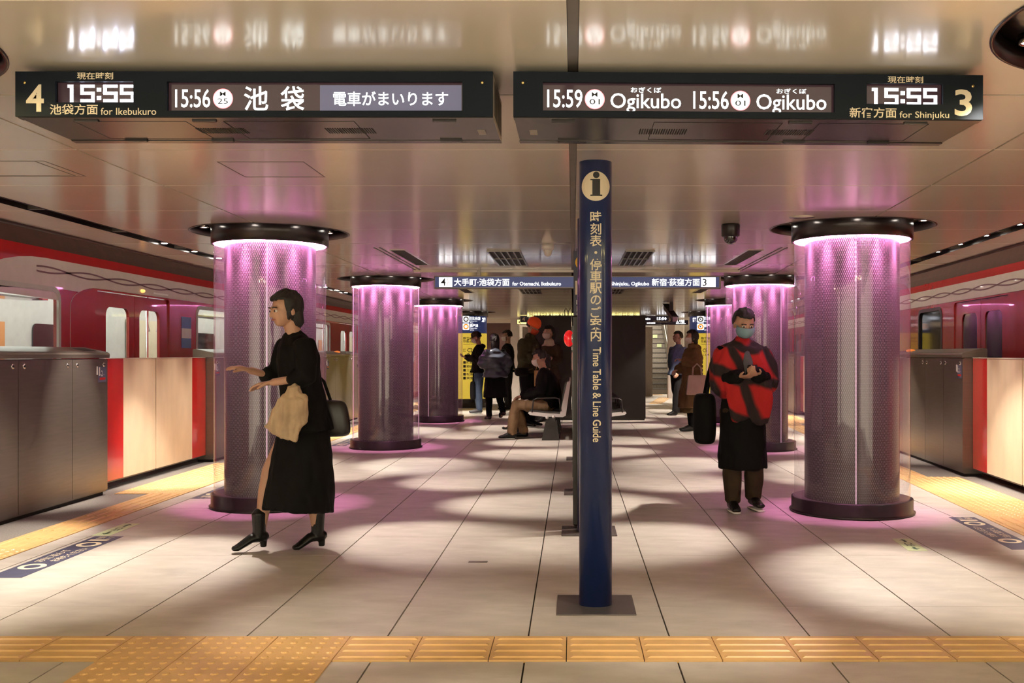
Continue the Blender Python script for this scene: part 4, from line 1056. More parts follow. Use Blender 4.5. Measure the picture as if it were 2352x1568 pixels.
# ================================================================== BENCHES
def bench(y0, y1, side, label):
    """side -1 faces left, +1 faces right"""
    t = thing('bench', (side*.30,(y0+y1)/2,0), label, 'bench')
    s = side; n = 4; w = (y1-y0)/n; X0 = .12 if side > 0 else 0
    _ob = globals()['ob']
    def ob(nm, m, mt, par): m.xf(lambda x,y,z: (x+X0,y,z)); return _ob(nm, m, mt, par)
    M_pad = mat('seat_leather', (.02,.018,.017), .35, nz=.2, bump=.1, bs=80); M_side = mat('seat_side_grey', (.52,.49,.46), .4, nz=.04)
    ob('beam', MB().box((min(s*.25,s*.33),y0-.02,.27),(max(s*.25,s*.33),y1+.02,.32)), M_black, t)
    for k in range(n):
        a = y0+w*k+.01; b = a+w-.02
        prof = [(.10,.35),(.14,.33),(.40,.335),(.60,.36),(.625,.385),(.61,.405),(.56,.405),(.40,.385),(.18,.375),(.08,.82),(.04,.83),(.035,.80)]
        for e0, e1, m_ in ((a, a+.02, M_side), (b-.02, b, M_side)): ob('end_frame', MB().prism(prof, (e0, e1), lambda u,v,ww: (s*u*1.0,ww,v)), m_, t)
        seat = [(.17,.36),(.40,.362),(.60,.385),(.62,.40),(.60,.425),(.56,.425),(.38,.405),(.19,.40)]
        ob('seat', MB().prism(seat, (a+.02, b-.02), lambda u,v,ww: (s*u,ww,v)), M_pad, t)
        back = [(.135,.42),(.175,.43),(.115,.80),(.075,.83),(.05,.80)]
        ob('backrest', MB().prism(back, (a+.02, b-.02), lambda u,v,ww: (s*u,ww,v)), M_pad, t)
        m = MB().tube([(s*.17,a,.42),(s*.19,a,.58),(s*.24,a,.60),(s*.50,a,.59),(s*.55,a,.57),(s*.57,a,.40)], [.011]*6, seg=8); ob('armrest', m, M_black, t)
        for q in (.27,.36): ob('bolt', MB().lathe([(.0005,0),(.022,0),(.022,.03),(.0005,.03)], (s*q,a-.03,.335-.01*(q>.3)), 14, axis='y'), M_side, t)
    for k in range(3):
        yy = y0+.12+k*(y1-y0-.24)/2
        ob('leg', MB().prism([(.20,.0),(.46,.0),(.40,.28),(.24,.28)], (yy-.035,yy+.035), lambda u,v,ww: (s*u*.95,ww,v)), M_black, t)
bench(13.75, 16.3, -1, 'bench facing left with two seated people, grey side frames')
bench(13.75, 16.3, 1, 'empty black bench facing right behind the blue post')
# ================================================================== PEOPLE
def cloth(name, col, rough=.8, **k): return mat(name, col, rough, spec=.15, nz=.18, ns=9, bump=.25, bs=25, **k)
M_skin = mat('skin', (.46,.26,.17), .5, nz=.06, ns=20); M_hair = mat('hair_black', (.012,.010,.009), .65, nz=.4, ns=80)
M_mask = mat('mask_white', (.72,.68,.62), .8, nz=.04); M_maskblue = mat('mask_blue', (.22,.36,.42), .8, nz=.04)
M_eye = mat('eye_white', (.7,.68,.65), .2, nz=.02); M_iris = mat('iris_dark', (.02,.012,.01), .1, nz=.1); M_lip = mat('lip', (.36,.12,.10), .5, nz=.05)
J0 = dict(pelvis=(0,0,.53), waist=(0,0,.61), chest=(0,0,.73), neckb=(0,.008,.825), head=(0,-.008,.93),
          Lsh=(.10,0,.785), Lel=(.125,.01,.635), Lwr=(.13,-.03,.49), Rsh=(-.10,0,.785), Rel=(-.125,.01,.635), Rwr=(-.13,-.03,.49),
          Lhip=(.048,0,.50), Lkn=(.052,-.005,.275), Lan=(.055,.01,.045), Rhip=(-.048,0,.50), Rkn=(-.052,-.005,.275), Ran=(-.055,.01,.045),
          Lto=(.06,-.10,.018), Rto=(-.06,-.10,.018))
def wrinkle(mb, amp, f=(9,9,4), seed=0):
    out = []
    b = bmesh.new(); 
    vv = [b.verts.new(v) for v in mb.v]; b.verts.ensure_lookup_table()
    for fc in mb.f:
        try: b.faces.new([vv[i] for i in fc])
        except ValueError: pass
    b.normal_update()
    for v in b.verts:
        n = noise.noise(Vector((v.co.x*f[0]+seed, v.co.y*f[1], v.co.z*f[2])))+.5*noise.noise(Vector((v.co.x*f[0]*2.3, v.co.y*f[1]*2.3+seed, v.co.z*f[2]*2.1)))
        out.append(tuple(v.co+v.normal*amp*n))
    b.free(); mb.v = out; return mb
def hand(mb, wr, d, palm, side, H, curl=.5):
    """wr wrist, d unit direction of the hand, palm unit normal of the palm, side unit vector to the thumb"""
    d = Vector(d).normalized(); palm = Vector(palm); palm = (palm-d*palm.dot(d)).normalized(); th = d.cross(palm).normalized()*side
    L = .108*H; q = L/.18
    mb.tube([wr-d*.02*q, wr+d*.03*q, wr+d*.09*q], [(.026*q,.018*q),(.036*q,.015*q),(.040*q,.013*q)], ref=th, seg=10)
    for k, (o, ln) in enumerate(((.030,.072),(.010,.082),(-.010,.076),(-.029,.060))):
        p = wr+d*.088*q+th*o*q; pts = [p-d*.02*q, p]; a = 0; dd = d
        for seg in (.42,.32,.26):
            a += curl*(.6+.25*(seg < .4)); dd = d*math.cos(a)+palm*math.sin(a); pts.append(pts[-1]+dd*ln*q*seg*1.05)
        mb.tube(pts, [.0095*q,.0095*q,.009*q,.0085*q,.007*q], ref=th, seg=8)
    p = wr+d*.025*q+th*.030*q; d1 = (d*.65+th*.6+palm*.35).normalized(); d2 = (d*.85+th*.1+palm*.45).normalized()
    mb.tube([wr+d*.015*q+th*.01*q, p, p+d1*.036*q, p+d1*.036*q+d2*.032*q], [.013*q,.013*q,.011*q,.009*q], ref=palm, seg=8)
def person(label, loc, rz, H, J={}, yaw=0, pitch=0, vox=.011, hands=('d','d'), top=None, bottom=None, shoe=None, hair='short', mask=None, face=False, extra=None, hat=None, group=None, skinny=1., curl=.5):
    P = dict(J0); P.update(J)
    RZ = Matrix.Rotation(rz, 3, 'Z'); O = Vector(loc)
    t = thing('person', loc, label, 'person', group)
    P = {k: Vector(v)*H for k, v in P.items()}
    def W(mb): return mb.xf(lambda x,y,z: RZ@Vector((x,y,z))+O)
    hr = H*.066   # head half width
    HR = Matrix.Rotation(yaw, 3, 'Z')@Matrix.Rotation(pitch, 3, 'X')
    hc = P['head']
    def HP(x, y, z): return hc+HR@(Vector((x,y,z))*H)
    b = MB()
    sk = skinny; X = (P['Lsh']-P['Rsh']).normalized()
    b.tube([P['pelvis'],P['waist'],P['chest'],P['neckb']-Vector((0,0,.02*H))], [(.078*H,.055*H),(.068*H,.050*H),(.085*H,.057*H),(.060*H,.040*H)], ref=X, seg=16)
    b.tube([P['neckb']-Vector((0,0,.03*H)),P['neckb']+Vector((0,0,.015*H)),HP(0,.01,-.03)], [.036*H,.031*H,.030*H], seg=12)
    # head: cranium, face, jaw, nose, ears
    b.ball(HP(0,.010,.012), (.047*H,.056*H,.055*H), HR, 20, 14); b.ball(HP(0,-.012,-.014), (.040*H,.044*H,.048*H), HR, 16, 12)
    b.ball(HP(0,-.027,-.044), (.023*H,.022*H,.017*H), HR)
    b.tube([HP(0,-.052,.004),HP(0,-.062,-.016)], [.005*H,.0085*H], seg=8)
    for s in (-1, 1):
        b.ball(HP(s*.0475,.006,-.008), (.006*H,.012*H,.018*H), HR)
        b.ball(HP(s*.020,-.048,.012), (.012*H,.006*H,.005*H), HR)
    for S_, s in (('L', 1), ('R', -1)):
        sh, el, wr = P[S_+'sh'], P[S_+'el'], P[S_+'wr']
        b.tube([P['chest']+(sh-P['chest'])*.5, sh, el, wr], [.036*H,.030*H,.022*H,.015*H], seg=10)
        hip, kn, an, to = P[S_+'hip'], P[S_+'kn'], P[S_+'an'], P[S_+'to']
        b.tube([P['pelvis']+(hip-P['pelvis'])*.6, hip, (hip+kn)/2, kn, kn+(an-kn)*.3, an], [.045*H,.050*H,.042*H,.030*H,.031*H,.019*H], seg=12)
        b.tube([an, (an+to)/2, to], [(.014*H,.014*H),(.015*H,.010*H),(.012*H,.006*H)], seg=10)
        h = hands[0 if S_ == 'L' else 1]; fd = (wr-el).normalized()
        if h is not None:
            pn = Vector((-s,0,0)) if h == 'd' else Vector(h)
            thd = 1 if (fd.cross(pn)).dot(Vector((0,-1,0))) >= 0 else -1
            hand(b, wr, fd, pn, thd, H, curl)
    ob('body', W(remesh(b, vox*.62, 2)), M_skin, t)
    if face:
        for s in (-1, 1):
            m = MB().ball(HP(s*.0195,-.0475,.0015), (.0095*H,.006*H,.0055*H), HR, 14, 8); e = ob('eye', W(m), M_eye, t)
            m = MB().ball(HP(s*.0195,-.0525,.0015), (.0045*H,.003*H,.0045*H), HR, 12, 8); ob('iris', W(m), M_iris, e)
            m = MB().tube([HP(s*.009,-.054,.014),HP(s*.020,-.055,.0165),HP(s*.031,-.047,.013)], [.0022*H]*3, seg=6); ob('eyebrow', W(m), M_hair, t)
        if not mask: m = MB().tube([HP(-.013,-.0535,-.031),HP(0,-.058,-.0305),HP(.013,-.0535,-.031)], [(.002*H,.002*H),(.0045*H,.0035*H),(.002*H,.002*H)], seg=8); ob('lips', W(m), M_lip, t)
    # hair
    def shell(c, r, keep, th=.006):
        m = MB().ball(c, r, None, 36, 26, keep); m = baked(m, [('SOLIDIFY', dict(thickness=th*H, offset=0)), ('SUBSURF', dict(levels=1, render_levels=1))])
        return m
    if hair and hair != 'none':
        rr = (.0525*H,.0625*H,.0615*H)
        def kp(v):
            z = v.z/H; y = v.y/H
            if hair == 'bob' or hair == 'long': return y > -.028 or z > .030
            return (z > .026) or (y > .004 and z > -.022) or (y > -.012 and z > .0)
        m = shell(Vector((0,.009*H,.013*H)), rr, lambda v: kp(v) if True else 0, .009)
        m.v = [tuple(Vector(v)) for v in m.v]
        if hair in ('bob','long','pony'):
            ln = {'bob': -.062, 'long': -.15, 'pony': -.03}[hair]
            e = MB()
            if hair == 'pony': e.tube([(0,.060*H,.01*H),(0,.085*H,-.005*H),(0,.090*H,-.04*H),(0,.075*H,-.08*H)], [.014*H,.018*H,.016*H,.007*H], seg=10); e.ball((0,.058*H,.015*H), (.02*H,.015*H,.02*H))
            else: e.tube([(0,.018*H,.03*H),(0,.028*H,-.02*H),(0,.034*H,ln*H)], [(.046*H,.036*H),(.053*H,.034*H),(.050*H,.024*H)], seg=16)
            m.add(e.v, e.f, 0, True)
        m.v = [tuple(HR@Vector(v)+hc) for v in m.v]; m = wrinkle(m, .006*H, (40,40,14)); m.m = [0]*len(m.f); m.sm = [True]*len(m.f)
        ob('hair', W(m), M_hair, t)
    if hat:
        kind, hm = hat
        if kind == 'beanie':
            m = MB(); n = 26; prof = [(.0615,.012),(.064,.030),(.0645,.031),(.062,.046),(.056,.066),(.042,.084),(.022,.094),(.001,.097)]
            m.lathe([(r*H,z*H) for r,z in prof], (0,.006*H,0), 32); m = baked(m, [('SOLIDIFY', dict(thickness=.004*H, offset=0))]); m.v = [(x_*.92,y_*1.05,z_) for x_,y_,z_ in m.v]
        else:
            m = MB().lathe([(.058*H,.016*H),(.0595*H,.035*H),(.052*H,.062*H),(.030*H,.077*H),(.001,.080*H)], (0,.008*H,0), 32)
            pl = [(-.045*H,-.045*H),(-.04*H,-.085*H),(-.02*H,-.112*H),(0,-.118*H),(.02*H,-.112*H),(.04*H,-.085*H),(.045*H,-.045*H)]
            m.prism(pl, (.016*H,.022*H), lambda u,v,w: (u,v,w+.10*(v+.045*H)))
        m.v = [tuple(HR@Vector(v)+hc) for v in m.v]; ob('hat', W(m), hm, t)
    if mask:
        m = MB().ball(Vector((0,-.012*H,-.020*H)), (.0465*H,.0535*H,.0455*H), None, 36, 26, lambda v: v.y < -.006*H and v.z < .014*H and v.z > -.040*H)
        m = baked(m, [('SOLIDIFY', dict(thickness=.003*H, offset=1))])
        m.v = [tuple(HR@Vector(v)+hc) for v in m.v]; mk = ob('mask', W(m), mask, t)
        for s in (-1, 1):
            l = MB().tube([HP(s*.040,-.030,.0),HP(s*.050,-.002,-.002)], [.0013*H]*2, seg=6); ob('ear_loop', W(l), mask, mk)
    # trousers or skirt
    if bottom:
        kind, bm, k = bottom
        m = MB()
        if kind == 'trousers':
            m.tube([P['pelvis']+Vector((0,0,.07*H)),P['pelvis'],P['pelvis']-Vector((0,0,.02*H))], [(.082*H,.06*H),(.092*H,.070*H),(.088*H,.068*H)], ref=X, seg=16)
            for S_ in 'LR':
                hip, kn, an = P[S_+'hip'], P[S_+'kn'], P[S_+'an']
                m.tube([hip, (hip+kn)/2, kn, (kn+an)/2, an-(an-kn).normalized()*.004*H], [.060*H*k,.052*H*k,.042*H*k,.040*H*k,.036*H*k], seg=14)
        else:
            hem = kind[1]; flare = kind[2]; off = kind[3] if len(kind) > 3 else (0,0)
            zs = [.62,.54,.44,(.44+hem)/2,hem]; 
            m.tube([Vector((P['pelvis'].x+off[0]*H*q*q, P['pelvis'].y+off[1]*H*q*q, z*H)) for q, z in ((0,zs[0]),(.1,zs[1]),(.4,zs[2]),(.7,zs[3]),(1,zs[4]))], [(.078*H,.062*H),(.092*H,.075*H),((.09+flare*.3)*H,(.078+flare*.35)*H),((.09+flare*.7)*H,(.08+flare*.75)*H),((.09+flare)*H,(.08+flare)*H)], ref=X, seg=24, hem=True)
        m = wrinkle(remesh(m, vox), .007*H, (14,14,5), 3)
        m.m = [0]*len(m.f); m.sm = [True]*len(m.f); ob('trousers' if kind == 'trousers' else 'skirt', W(m), bm, t)
    if shoe:
        sm, kind = shoe
        for S_ in 'LR':
            an, to = P[S_+'an'], P[S_+'to']; dv = (to-an); dv.z = 0; dv.normalize(); hl = an-dv*.022*H
            m = MB()
            if kind == 'boot':
                m.tube([an+Vector((0,0,.085*H)),an+Vector((0,0,.03*H)),an+Vector((0,0,-.002*H))], [.029*H,.025*H,.024*H], seg=14)
                m.tube([hl+Vector((0,0,-.005*H)),an+dv*.03*H+Vector((0,0,-.010*H)),to+Vector((0,0,.0*H)),to+dv*.012*H], [(.022*H,.022*H),(.023*H,.018*H),(.024*H,.012*H),(.018*H,.009*H)], ref=dv.cross(Vector((0,0,1))), seg=12)
                hp = hl+dv*.006*H
                m.tube([hp+Vector((0,0,-.005*H)),Vector((hp.x,hp.y,max(an.z-.047*H,.003)))], [.015*H,.012*H], seg=10, dome=False)
            else:
                m.tube([hl+Vector((0,0,-.012*H)),an+dv*.03*H+Vector((0,0,-.012*H)),an+dv*.07*H+Vector((0,0,-.022*H)),to+dv*.006*H], [(.023*H,.026*H),(.025*H,.026*H),(.027*H,.018*H),(.022*H,.012*H)], ref=dv.cross(Vector((0,0,1))), seg=14)
            m = remesh(m, vox*.5, 2); zmin = O.z+.002
            m.v = [(a, c, max(z, P[S_+'to'].z-.016*H if P[S_+'to'].z > .03*H else .003)) for a, c, z in m.v]
            sh_ = ob('boot' if kind == 'boot' else 'shoe', W(m), sm, t)
            if kind == 'white_sole':
                q = MB().tube([hl+Vector((0,0,-an.z+.010)),an+dv*.05*H+Vector((0,0,-an.z+.010)),to+dv*.012*H+Vector((0,0,-to.z+.010))], [(.024*H,.007),(.028*H,.007),(.020*H,.007)], ref=dv.cross(Vector((0,0,1))), seg=12)
                ob('sole', W(q), M_printwhite, sh_)
    if top:
        for spec in top:
            nm, tm, hem, loose, sl, kw = (list(spec)+[{}])[:6]
            m = MB(); lo = loose*H
            nk = P['neckb']+Vector((0,0,kw.get('neck', .0)*H))
            pts = [nk, P['chest']+(P['neckb']-P['chest'])*.55, P['chest'], P['waist'], P['pelvis']]
            rad = [(.040*H+lo*.4,.036*H+lo*.4),(.098*H+lo*.7,.058*H+lo*.6),(.098*H+lo,.068*H+lo),(.085*H+lo*kw.get('w',1),.066*H+lo*kw.get('w',1)),(.092*H+lo,.070*H+lo)]
            hz = hem*H; pv = P['pelvis']
            if hz < pv.z-.02*H:
                fl = kw.get('flare', .02)*H; ox, oy = kw.get('off', (0,0))
                for q in (.5, 1): pts.append(Vector((pv.x+ox*H*q, pv.y+oy*H*q, pv.z+(hz-pv.z)*q))); rad.append((.094*H+lo+fl*q,.078*H+lo+fl*q))
            else: pts[-1] = Vector((pv.x,pv.y,hz))
            if kw.get('cut'): pts = pts[:kw['cut']]; rad = rad[:kw['cut']]
            m.tube(pts, rad, ref=X, seg=24, hem=True)
            for S_ in 'LR':
                sh, el, wr = P[S_+'sh'], P[S_+'el'], P[S_+'wr']
                a = [P['chest']+(sh-P['chest'])*.55, sh, (sh+el)/2, el]; r = [.034*H+lo*.3,.036*H+lo*.35,.036*H+lo*.7,.033*H+lo*.8]
                if sl > .6: e = el+(wr-el)*min(1, (sl-.5)*2); a += [(el+e)/2, e]; r += [.030*H+lo*.8,.026*H+lo*.7]
                m.tube(a, r, seg=14)
            if kw.get('hood'): m.ball(P['neckb']+RZ.inverted()@Vector((0,0,0))+Vector((0,.045*H,.0)), (.06*H,.04*H,.035*H))
            if kw.get('collar'): m.tube([P['neckb']-Vector((0,0,.01*H)),P['neckb']+Vector((0,0,.03*H))], [(.052*H,.050*H),(.050*H,.048*H)], seg=14)
            m = wrinkle(remesh(m, vox), kw.get('wr', .009)*H, kw.get('wf', (11,11,6)), len(label)); m.m = [0]*len(m.f); m.sm = [True]*len(m.f)
            ob(nm, W(m), tm, t)
    if extra:
        for nm, mb, m_ in extra(P, H, HP): ob(nm, W(mb), m_, t)
    return t, P, RZ, O
M_blk = cloth('cloth_black', (.0045,.004,.004)); M_char = cloth('cloth_charcoal', (.014,.013,.013)); M_navyc = cloth('cloth_navy', (.015,.017,.028))
M_brownc = cloth('cloth_brown', (.13,.075,.035)); M_olive = cloth('cloth_olive', (.045,.042,.020)); M_denim = cloth('cloth_denim', (.05,.075,.12))
M_khaki = cloth('cloth_khaki', (.20,.13,.07)); M_puffer = mat('puffer_shell', (.05,.058,.08), .35, nz=.2, ns=6, bump=.3, bs=12)
M_shoe = mat('shoe_black', (.006,.0055,.0055), .35, spec=.3, nz=.2); M_dkbrown = cloth('cloth_dark_brown', (.045,.03,.018))

# 1. woman in black striding left past the first left column
def e1(P, H, HP):
    out = []
    return out
dress = ('skirt', .150, .055, (.02, -.03))
P1, J1, RZ1, O1 = person('woman in black coat and long dark dress striding left past the first left column', (-1.66,6.12,0), math.radians(-58), 1.60,
    dict(pelvis=(0,.0,.54), waist=(0,-.012,.62), chest=(0,-.03,.735), neckb=(0,-.045,.825), head=(0,-.075,.922),
         Lsh=(.098,-.03,.785), Lel=(.135,-.035,.665), Lwr=(.03,-.13,.645), Rsh=(-.098,-.045,.785), Rel=(-.14,-.07,.66), Rwr=(-.09,-.185,.69),
         Lhip=(.05,0,.51), Lkn=(.055,.01,.29), Lan=(.05,.035,.06), Lto=(.05,-.045,.018), Rhip=(-.05,0,.51), Rkn=(-.055,-.12,.30), Ran=(-.05,-.16,.060), Rto=(-.05,-.245,.018)),
    yaw=math.radians(10), pitch=math.radians(10), vox=.010, hands=((0,0,-1),(0,0,-1)), face=True, hair='bob', curl=.35,
    top=[('coat', M_blk, .46, .010, .72, {'flare': .02, 'wr': .008})], bottom=(dress, M_blk, 1), shoe=(M_shoe, 'boot'))
def loose_cloth(pts, rad, amp, seed, vox=.009, f=(30,30,3)):
    m = MB().tube(pts, rad, seg=18); m = wrinkle(remesh(m, vox), amp, f, seed); m.m = [0]*len(m.f); m.sm = [True]*len(m.f); return m
m = loose_cloth([(-1.66,5.88,1.00),(-1.65,5.86,.93),(-1.68,5.86,.84),(-1.73,5.86,.73)], [(.04,.03),(.085,.05),(.11,.055),(.10,.035)], .02, 5)
tag(ob('scarf', m, cloth('cloth_beige', (.46,.34,.22))), 'beige scarf hanging from the arm of the striding woman in black', 'scarf')
t = thing('handbag', (-1.60,6.2,.7), 'large black handbag swinging behind the striding woman', 'bag')
m = MB().box((-.15,-.055,0),(.15,.055,.24), bev=.03); m = baked(m, [('SUBSURF', dict(levels=2, render_levels=2))]); m.v = [(-1.53+x_*1.05-.15*z_,6.22+y_,.68+z_) for x_,y_,z_ in m.v]; ob('bag_body', m, mat('bag_leather', (.015,.013,.012), .4, nz=.2), t)
ob('strap', MB().tube([(-1.65,6.22,.90),(-1.66,6.20,1.03),(-1.62,6.18,1.10),(-1.56,6.20,1.03),(-1.52,6.22,.90)], [(.010,.004)]*5, seg=8), M_blk, t)

# 2. person in the red shawl
P2, J2, RZ2, O2 = person('person wrapped in a red and black shawl with a blue mask, looking at a phone', (1.305,7.62,0), math.radians(6), 1.55,
    dict(head=(0,-.035,.925), neckb=(0,-.008,.825), Lel=(.125,-.01,.655), Lwr=(.035,-.13,.675), Rel=(-.125,-.01,.655), Rwr=(-.045,-.12,.665), Lkn=(.06,-.01,.275), Lan=(.07,.05,.055), Lto=(.075,-.06,.03), Ran=(-.055,-.01,.045), Rkn=(-.055,-.02,.27), Rto=(-.06,-.11,.018)),
    yaw=math.radians(4), pitch=math.radians(20), vox=.010, hands=((-.2,0,1),(.2,0,1)), face=True, hair='short', mask=M_maskblue, curl=.8,
    top=[('coat', M_blk, .21, .016, 1.0, {'flare': .012, 'wr': .008})], bottom=('trousers', M_dkbrown, 1.12), shoe=(M_shoe, 'white_sole'))
def plaid():
    m = bpy.data.materials.new('shawl_plaid'); m.use_nodes = True; nt = m.node_tree; b = nt.nodes['Principled BSDF']; b.inputs['Roughness'].default_value = .9
    tc = nt.nodes.new('ShaderNodeTexCoord'); outs = []
    for rot, sc in (((.3,.5,0), 1.1), ((0,math.radians(80),.2), 1.3)):
        mp = nt.nodes.new('ShaderNodeMapping'); mp.inputs['Rotation'].default_value = rot; nt.links.new(tc.outputs['Object'], mp.inputs[0])
        w = nt.nodes.new('ShaderNodeTexWave'); w.inputs['Scale'].default_value = sc; w.inputs['Distortion'].default_value = 7.0; w.inputs['Detail'].default_value = 2.5; w.bands_direction = 'X'
        nt.links.new(mp.outputs[0], w.inputs['Vector'])
        r = nt.nodes.new('ShaderNodeMapRange'); r.inputs[1].default_value = .68; r.inputs[2].default_value = .90; nt.links.new(w.outputs['Fac'], r.inputs[0]); outs.append(r.outputs[0])
    mx = nt.nodes.new('ShaderNodeMath'); mx.operation = 'MAXIMUM'; nt.links.new(outs[0], mx.inputs[0]); nt.links.new(outs[1], mx.inputs[1])
    c = nt.nodes.new('ShaderNodeMixRGB'); c.inputs[1].default_value = (.42,.012,.012,1); c.inputs[2].default_value = (.018,.010,.010,1); nt.links.new(mx.outputs[0], c.inputs[0]); nt.links.new(c.outputs[0], b.inputs['Base Color']); return m
H = 1.55
m = MB()
m.tube([(0,.0,.845*H),(0,-.002,.80*H),(0,-.005,.73*H),(0,-.012,.64*H),(0,-.012,.60*H)], [(.048*H,.046*H),(.138*H,.085*H),(.170*H,.105*H),(.178*H,.112*H),(.165*H,.105*H)], seg=28)
m.tube([(.055*H,-.09*H,.70*H),(.065*H,-.095*H,.56*H),(.055*H,-.085*H,.44*H)], [(.05*H,.03*H),(.065*H,.025*H),(.05*H,.015*H)], seg=16)
m.tube([(-.055*H,-.09*H,.68*H),(-.045*H,-.10*H,.56*H),(-.03*H,-.085*H,.455*H)], [(.05*H,.03*H),(.06*H,.025*H),(.045*H,.015*H)], seg=16)
m = wrinkle(remesh(m, .009), .016, (13,13,4), 9); m.m = [0]*len(m.f); m.sm = [True]*len(m.f); m.xf(lambda x,y,z: RZ2@Vector((x,y,z))+O2)
tag(ob('shawl', m, plaid()), 'red and black plaid shawl wrapped round the person on the right', 'shawl')
m = MB().tube([(.0,-.075*H,.80*H),(.0,-.098*H,.74*H),(.005,-.12*H,.66*H)], [(.016*H,.01*H),(.026*H,.012*H),(.02*H,.01*H)], seg=12); m.xf(lambda x,y,z: RZ2@Vector((x,y,z))+O2); ob('scarf_end', m, cloth('cloth_grey', (.10,.10,.11)), P2)
def place(mb, RZ, O): return mb.xf(lambda x,y,z: RZ@Vector((x,y,z))+O)
t = thing('phone', RZ2@Vector((0,-.24,1.05))+O2, 'dark phone held by the person in the red shawl', 'phone')
q = MB().box((-.035,-.005,-.065),(.035,.005,.065), bev=.003); q.xf(lambda x,y,z: (x, y*.8-z*.5-.245, z*.75+1.075)); ob('case', place(q, RZ2, O2), M_glassw, t)
t = thing('tote_bag', (1.10,7.72,.45), 'large black tote bag carried beside the red shawl', 'bag')
m = baked(MB().box((-.10,-.15,0),(.10,.15,.40), bev=.03), [('SUBSURF', dict(levels=2, render_levels=2))]); m.v = [(1.03+x_,7.74+y_,.50+z_) for x_,y_,z_ in m.v]; ob('bag_body', m, M_blk, t)
ob('strap', MB().tube([(1.03,7.64,.86),(1.06,7.62,1.05),(1.08,7.66,1.16),(1.06,7.76,1.05),(1.03,7.80,.86)], [(.012,.005)]*5, seg=8), M_blk, t)

V = .016
L90 = math.radians(-90)   # facing the left of the picture
# 3. man in cap with phone
P3 = person('man in dark cap, mask and jeans looking at a phone by the yellow map', (-1.93,20.2,0), math.radians(-80), 1.66, dict(head=(0,-.03,.93), Lel=(.115,-.01,.66), Lwr=(.06,-.14,.685), Rel=(-.115,-.01,.66), Rwr=(-.06,-.15,.69)), pitch=math.radians(22), vox=V, hands=((0,0,1),(0,0,1)), curl=.7,
    mask=M_mask, hat=('cap', cloth('cloth_cap', (.03,.022,.018))), top=[('jacket', M_blk, .50, .018, 1, {'hood': 1, 'wr': .01})], bottom=('trousers', M_denim, 1.1), shoe=(mat('shoe_grey', (.06,.06,.065), .6, nz=.1), 'white_sole'))
t = thing('backpack', (-2.10,20.3,.25), 'black bag hanging beside the jeans of the man in the cap', 'bag')
m = baked(MB().box((-.08,-.06,0),(.08,.06,.38), bev=.03), [('SUBSURF', dict(levels=2, render_levels=2))]); m.v = [(-2.03+x_*.8,20.05+y_,.28+z_) for x_,y_,z_ in m.v]; ob('bag_body', m, M_blk, t)
ob('strap', MB().tube([(-2.03,20.05,.64),(-2.02,20.06,.80),(-1.99,20.08,.9)], [.012]*3, seg=8), M_blk, t)
# 4. woman in puffer walking away
person('long-haired woman in a shiny dark puffer jacket walking away on the left', (-1.42,18.0,0), math.radians(-150), 1.57, dict(head=(0,-.02,.93), Lel=(.14,-.02,.66), Lwr=(.08,-.13,.66), Rel=(-.14,.03,.66), Rwr=(-.13,-.04,.55), Lkn=(.05,-.06,.285), Lan=(.05,-.05,.05), Lto=(.05,-.14,.018), Rkn=(-.05,.0,.29), Ran=(-.05,.12,.10), Rto=(-.05,.06,.04)),
    vox=V, hair='long', top=[('coat', M_blk, .27, .018, 1, {'flare': .03}), ('puffer_jacket', M_puffer, .50, .045, 1, {'wr': .018, 'wf': (4,4,14)})], bottom=('trousers', M_blk, 1.0), shoe=(M_shoe, 'shoe'))
# 5. dark haired man with mask
person('dark-haired man in black jacket and white mask facing left', (-1.42,21.4,0), math.radians(-78), 1.72, dict(Lel=(.125,.02,.65), Lwr=(.12,-.03,.52)), pitch=math.radians(6), vox=V, mask=M_mask, top=[('jacket', M_blk, .48, .022, 1)], bottom=('trousers', M_char, 1.1), shoe=(M_shoe, 'shoe'))
# 6. man in orange beanie
t6 = person('man in bright orange beanie and olive jacket standing with head bowed', (-.74,16.5,0), math.radians(62), 1.79, dict(head=(0,-.05,.925), neckb=(0,-.02,.825), chest=(0,-.01,.73), Lel=(.13,-.02,.66), Lwr=(.05,-.16,.63), Rel=(-.13,-.02,.66), Rwr=(-.05,-.17,.62)), pitch=math.radians(28), vox=V, hands=((0,0,1),(0,0,1)), curl=.8,
    mask=mat('mask_orange', (.55,.06,.02), .8, nz=.04), hat=('beanie', mat('knit_orange', (.95,.13,.03), .9, nz=.06, bump=.3, bs=120)), top=[('jacket', M_olive, .50, .028, 1, {'collar': 1})], bottom=('trousers', M_blk, 1.1), shoe=(M_shoe, 'shoe'))
t = thing('waist_bag', (-.84,16.25,.85), 'dark waist bag on the hip of the man in the orange beanie', 'bag')
m = baked(MB().box((-.13,-.06,0),(.13,.06,.15), bev=.03), [('SUBSURF', dict(levels=1, render_levels=1))]); m.v = [(-.84+x_,16.25+y_,.84+z_) for x_,y_,z_ in m.v]; ob('bag_body', m, M_blk, t)
ob('belt', MB().tube([(-.98,16.27,.96),(-.82,16.22,.92),(-.66,16.27,.97)], [(.012,.006)]*3, seg=8), mat('belt_olive', (.12,.11,.03), .6, nz=.1), t)
t = thing('paper_bag', (-.58,16.2,.6), 'tan paper carrier bag held by the man in the orange beanie', 'bag')
ob('bag_body', MB().prism([(-.05,0),(.05,0),(.06,.36),(-.055,.36)], (-.07,.07), lambda u,v,w: (-.58+u,16.2+w,.58+v)), mat('kraft_paper', (.50,.30,.12), .7, nz=.08), t)
ob('handle', MB().tube([(-.61,16.2,.94),(-.57,16.22,1.11),(-.52,16.25,1.12),(-.55,16.2,.94)], [.006]*4, seg=6), mat('kraft_paper', (.50,.30,.12)), t)
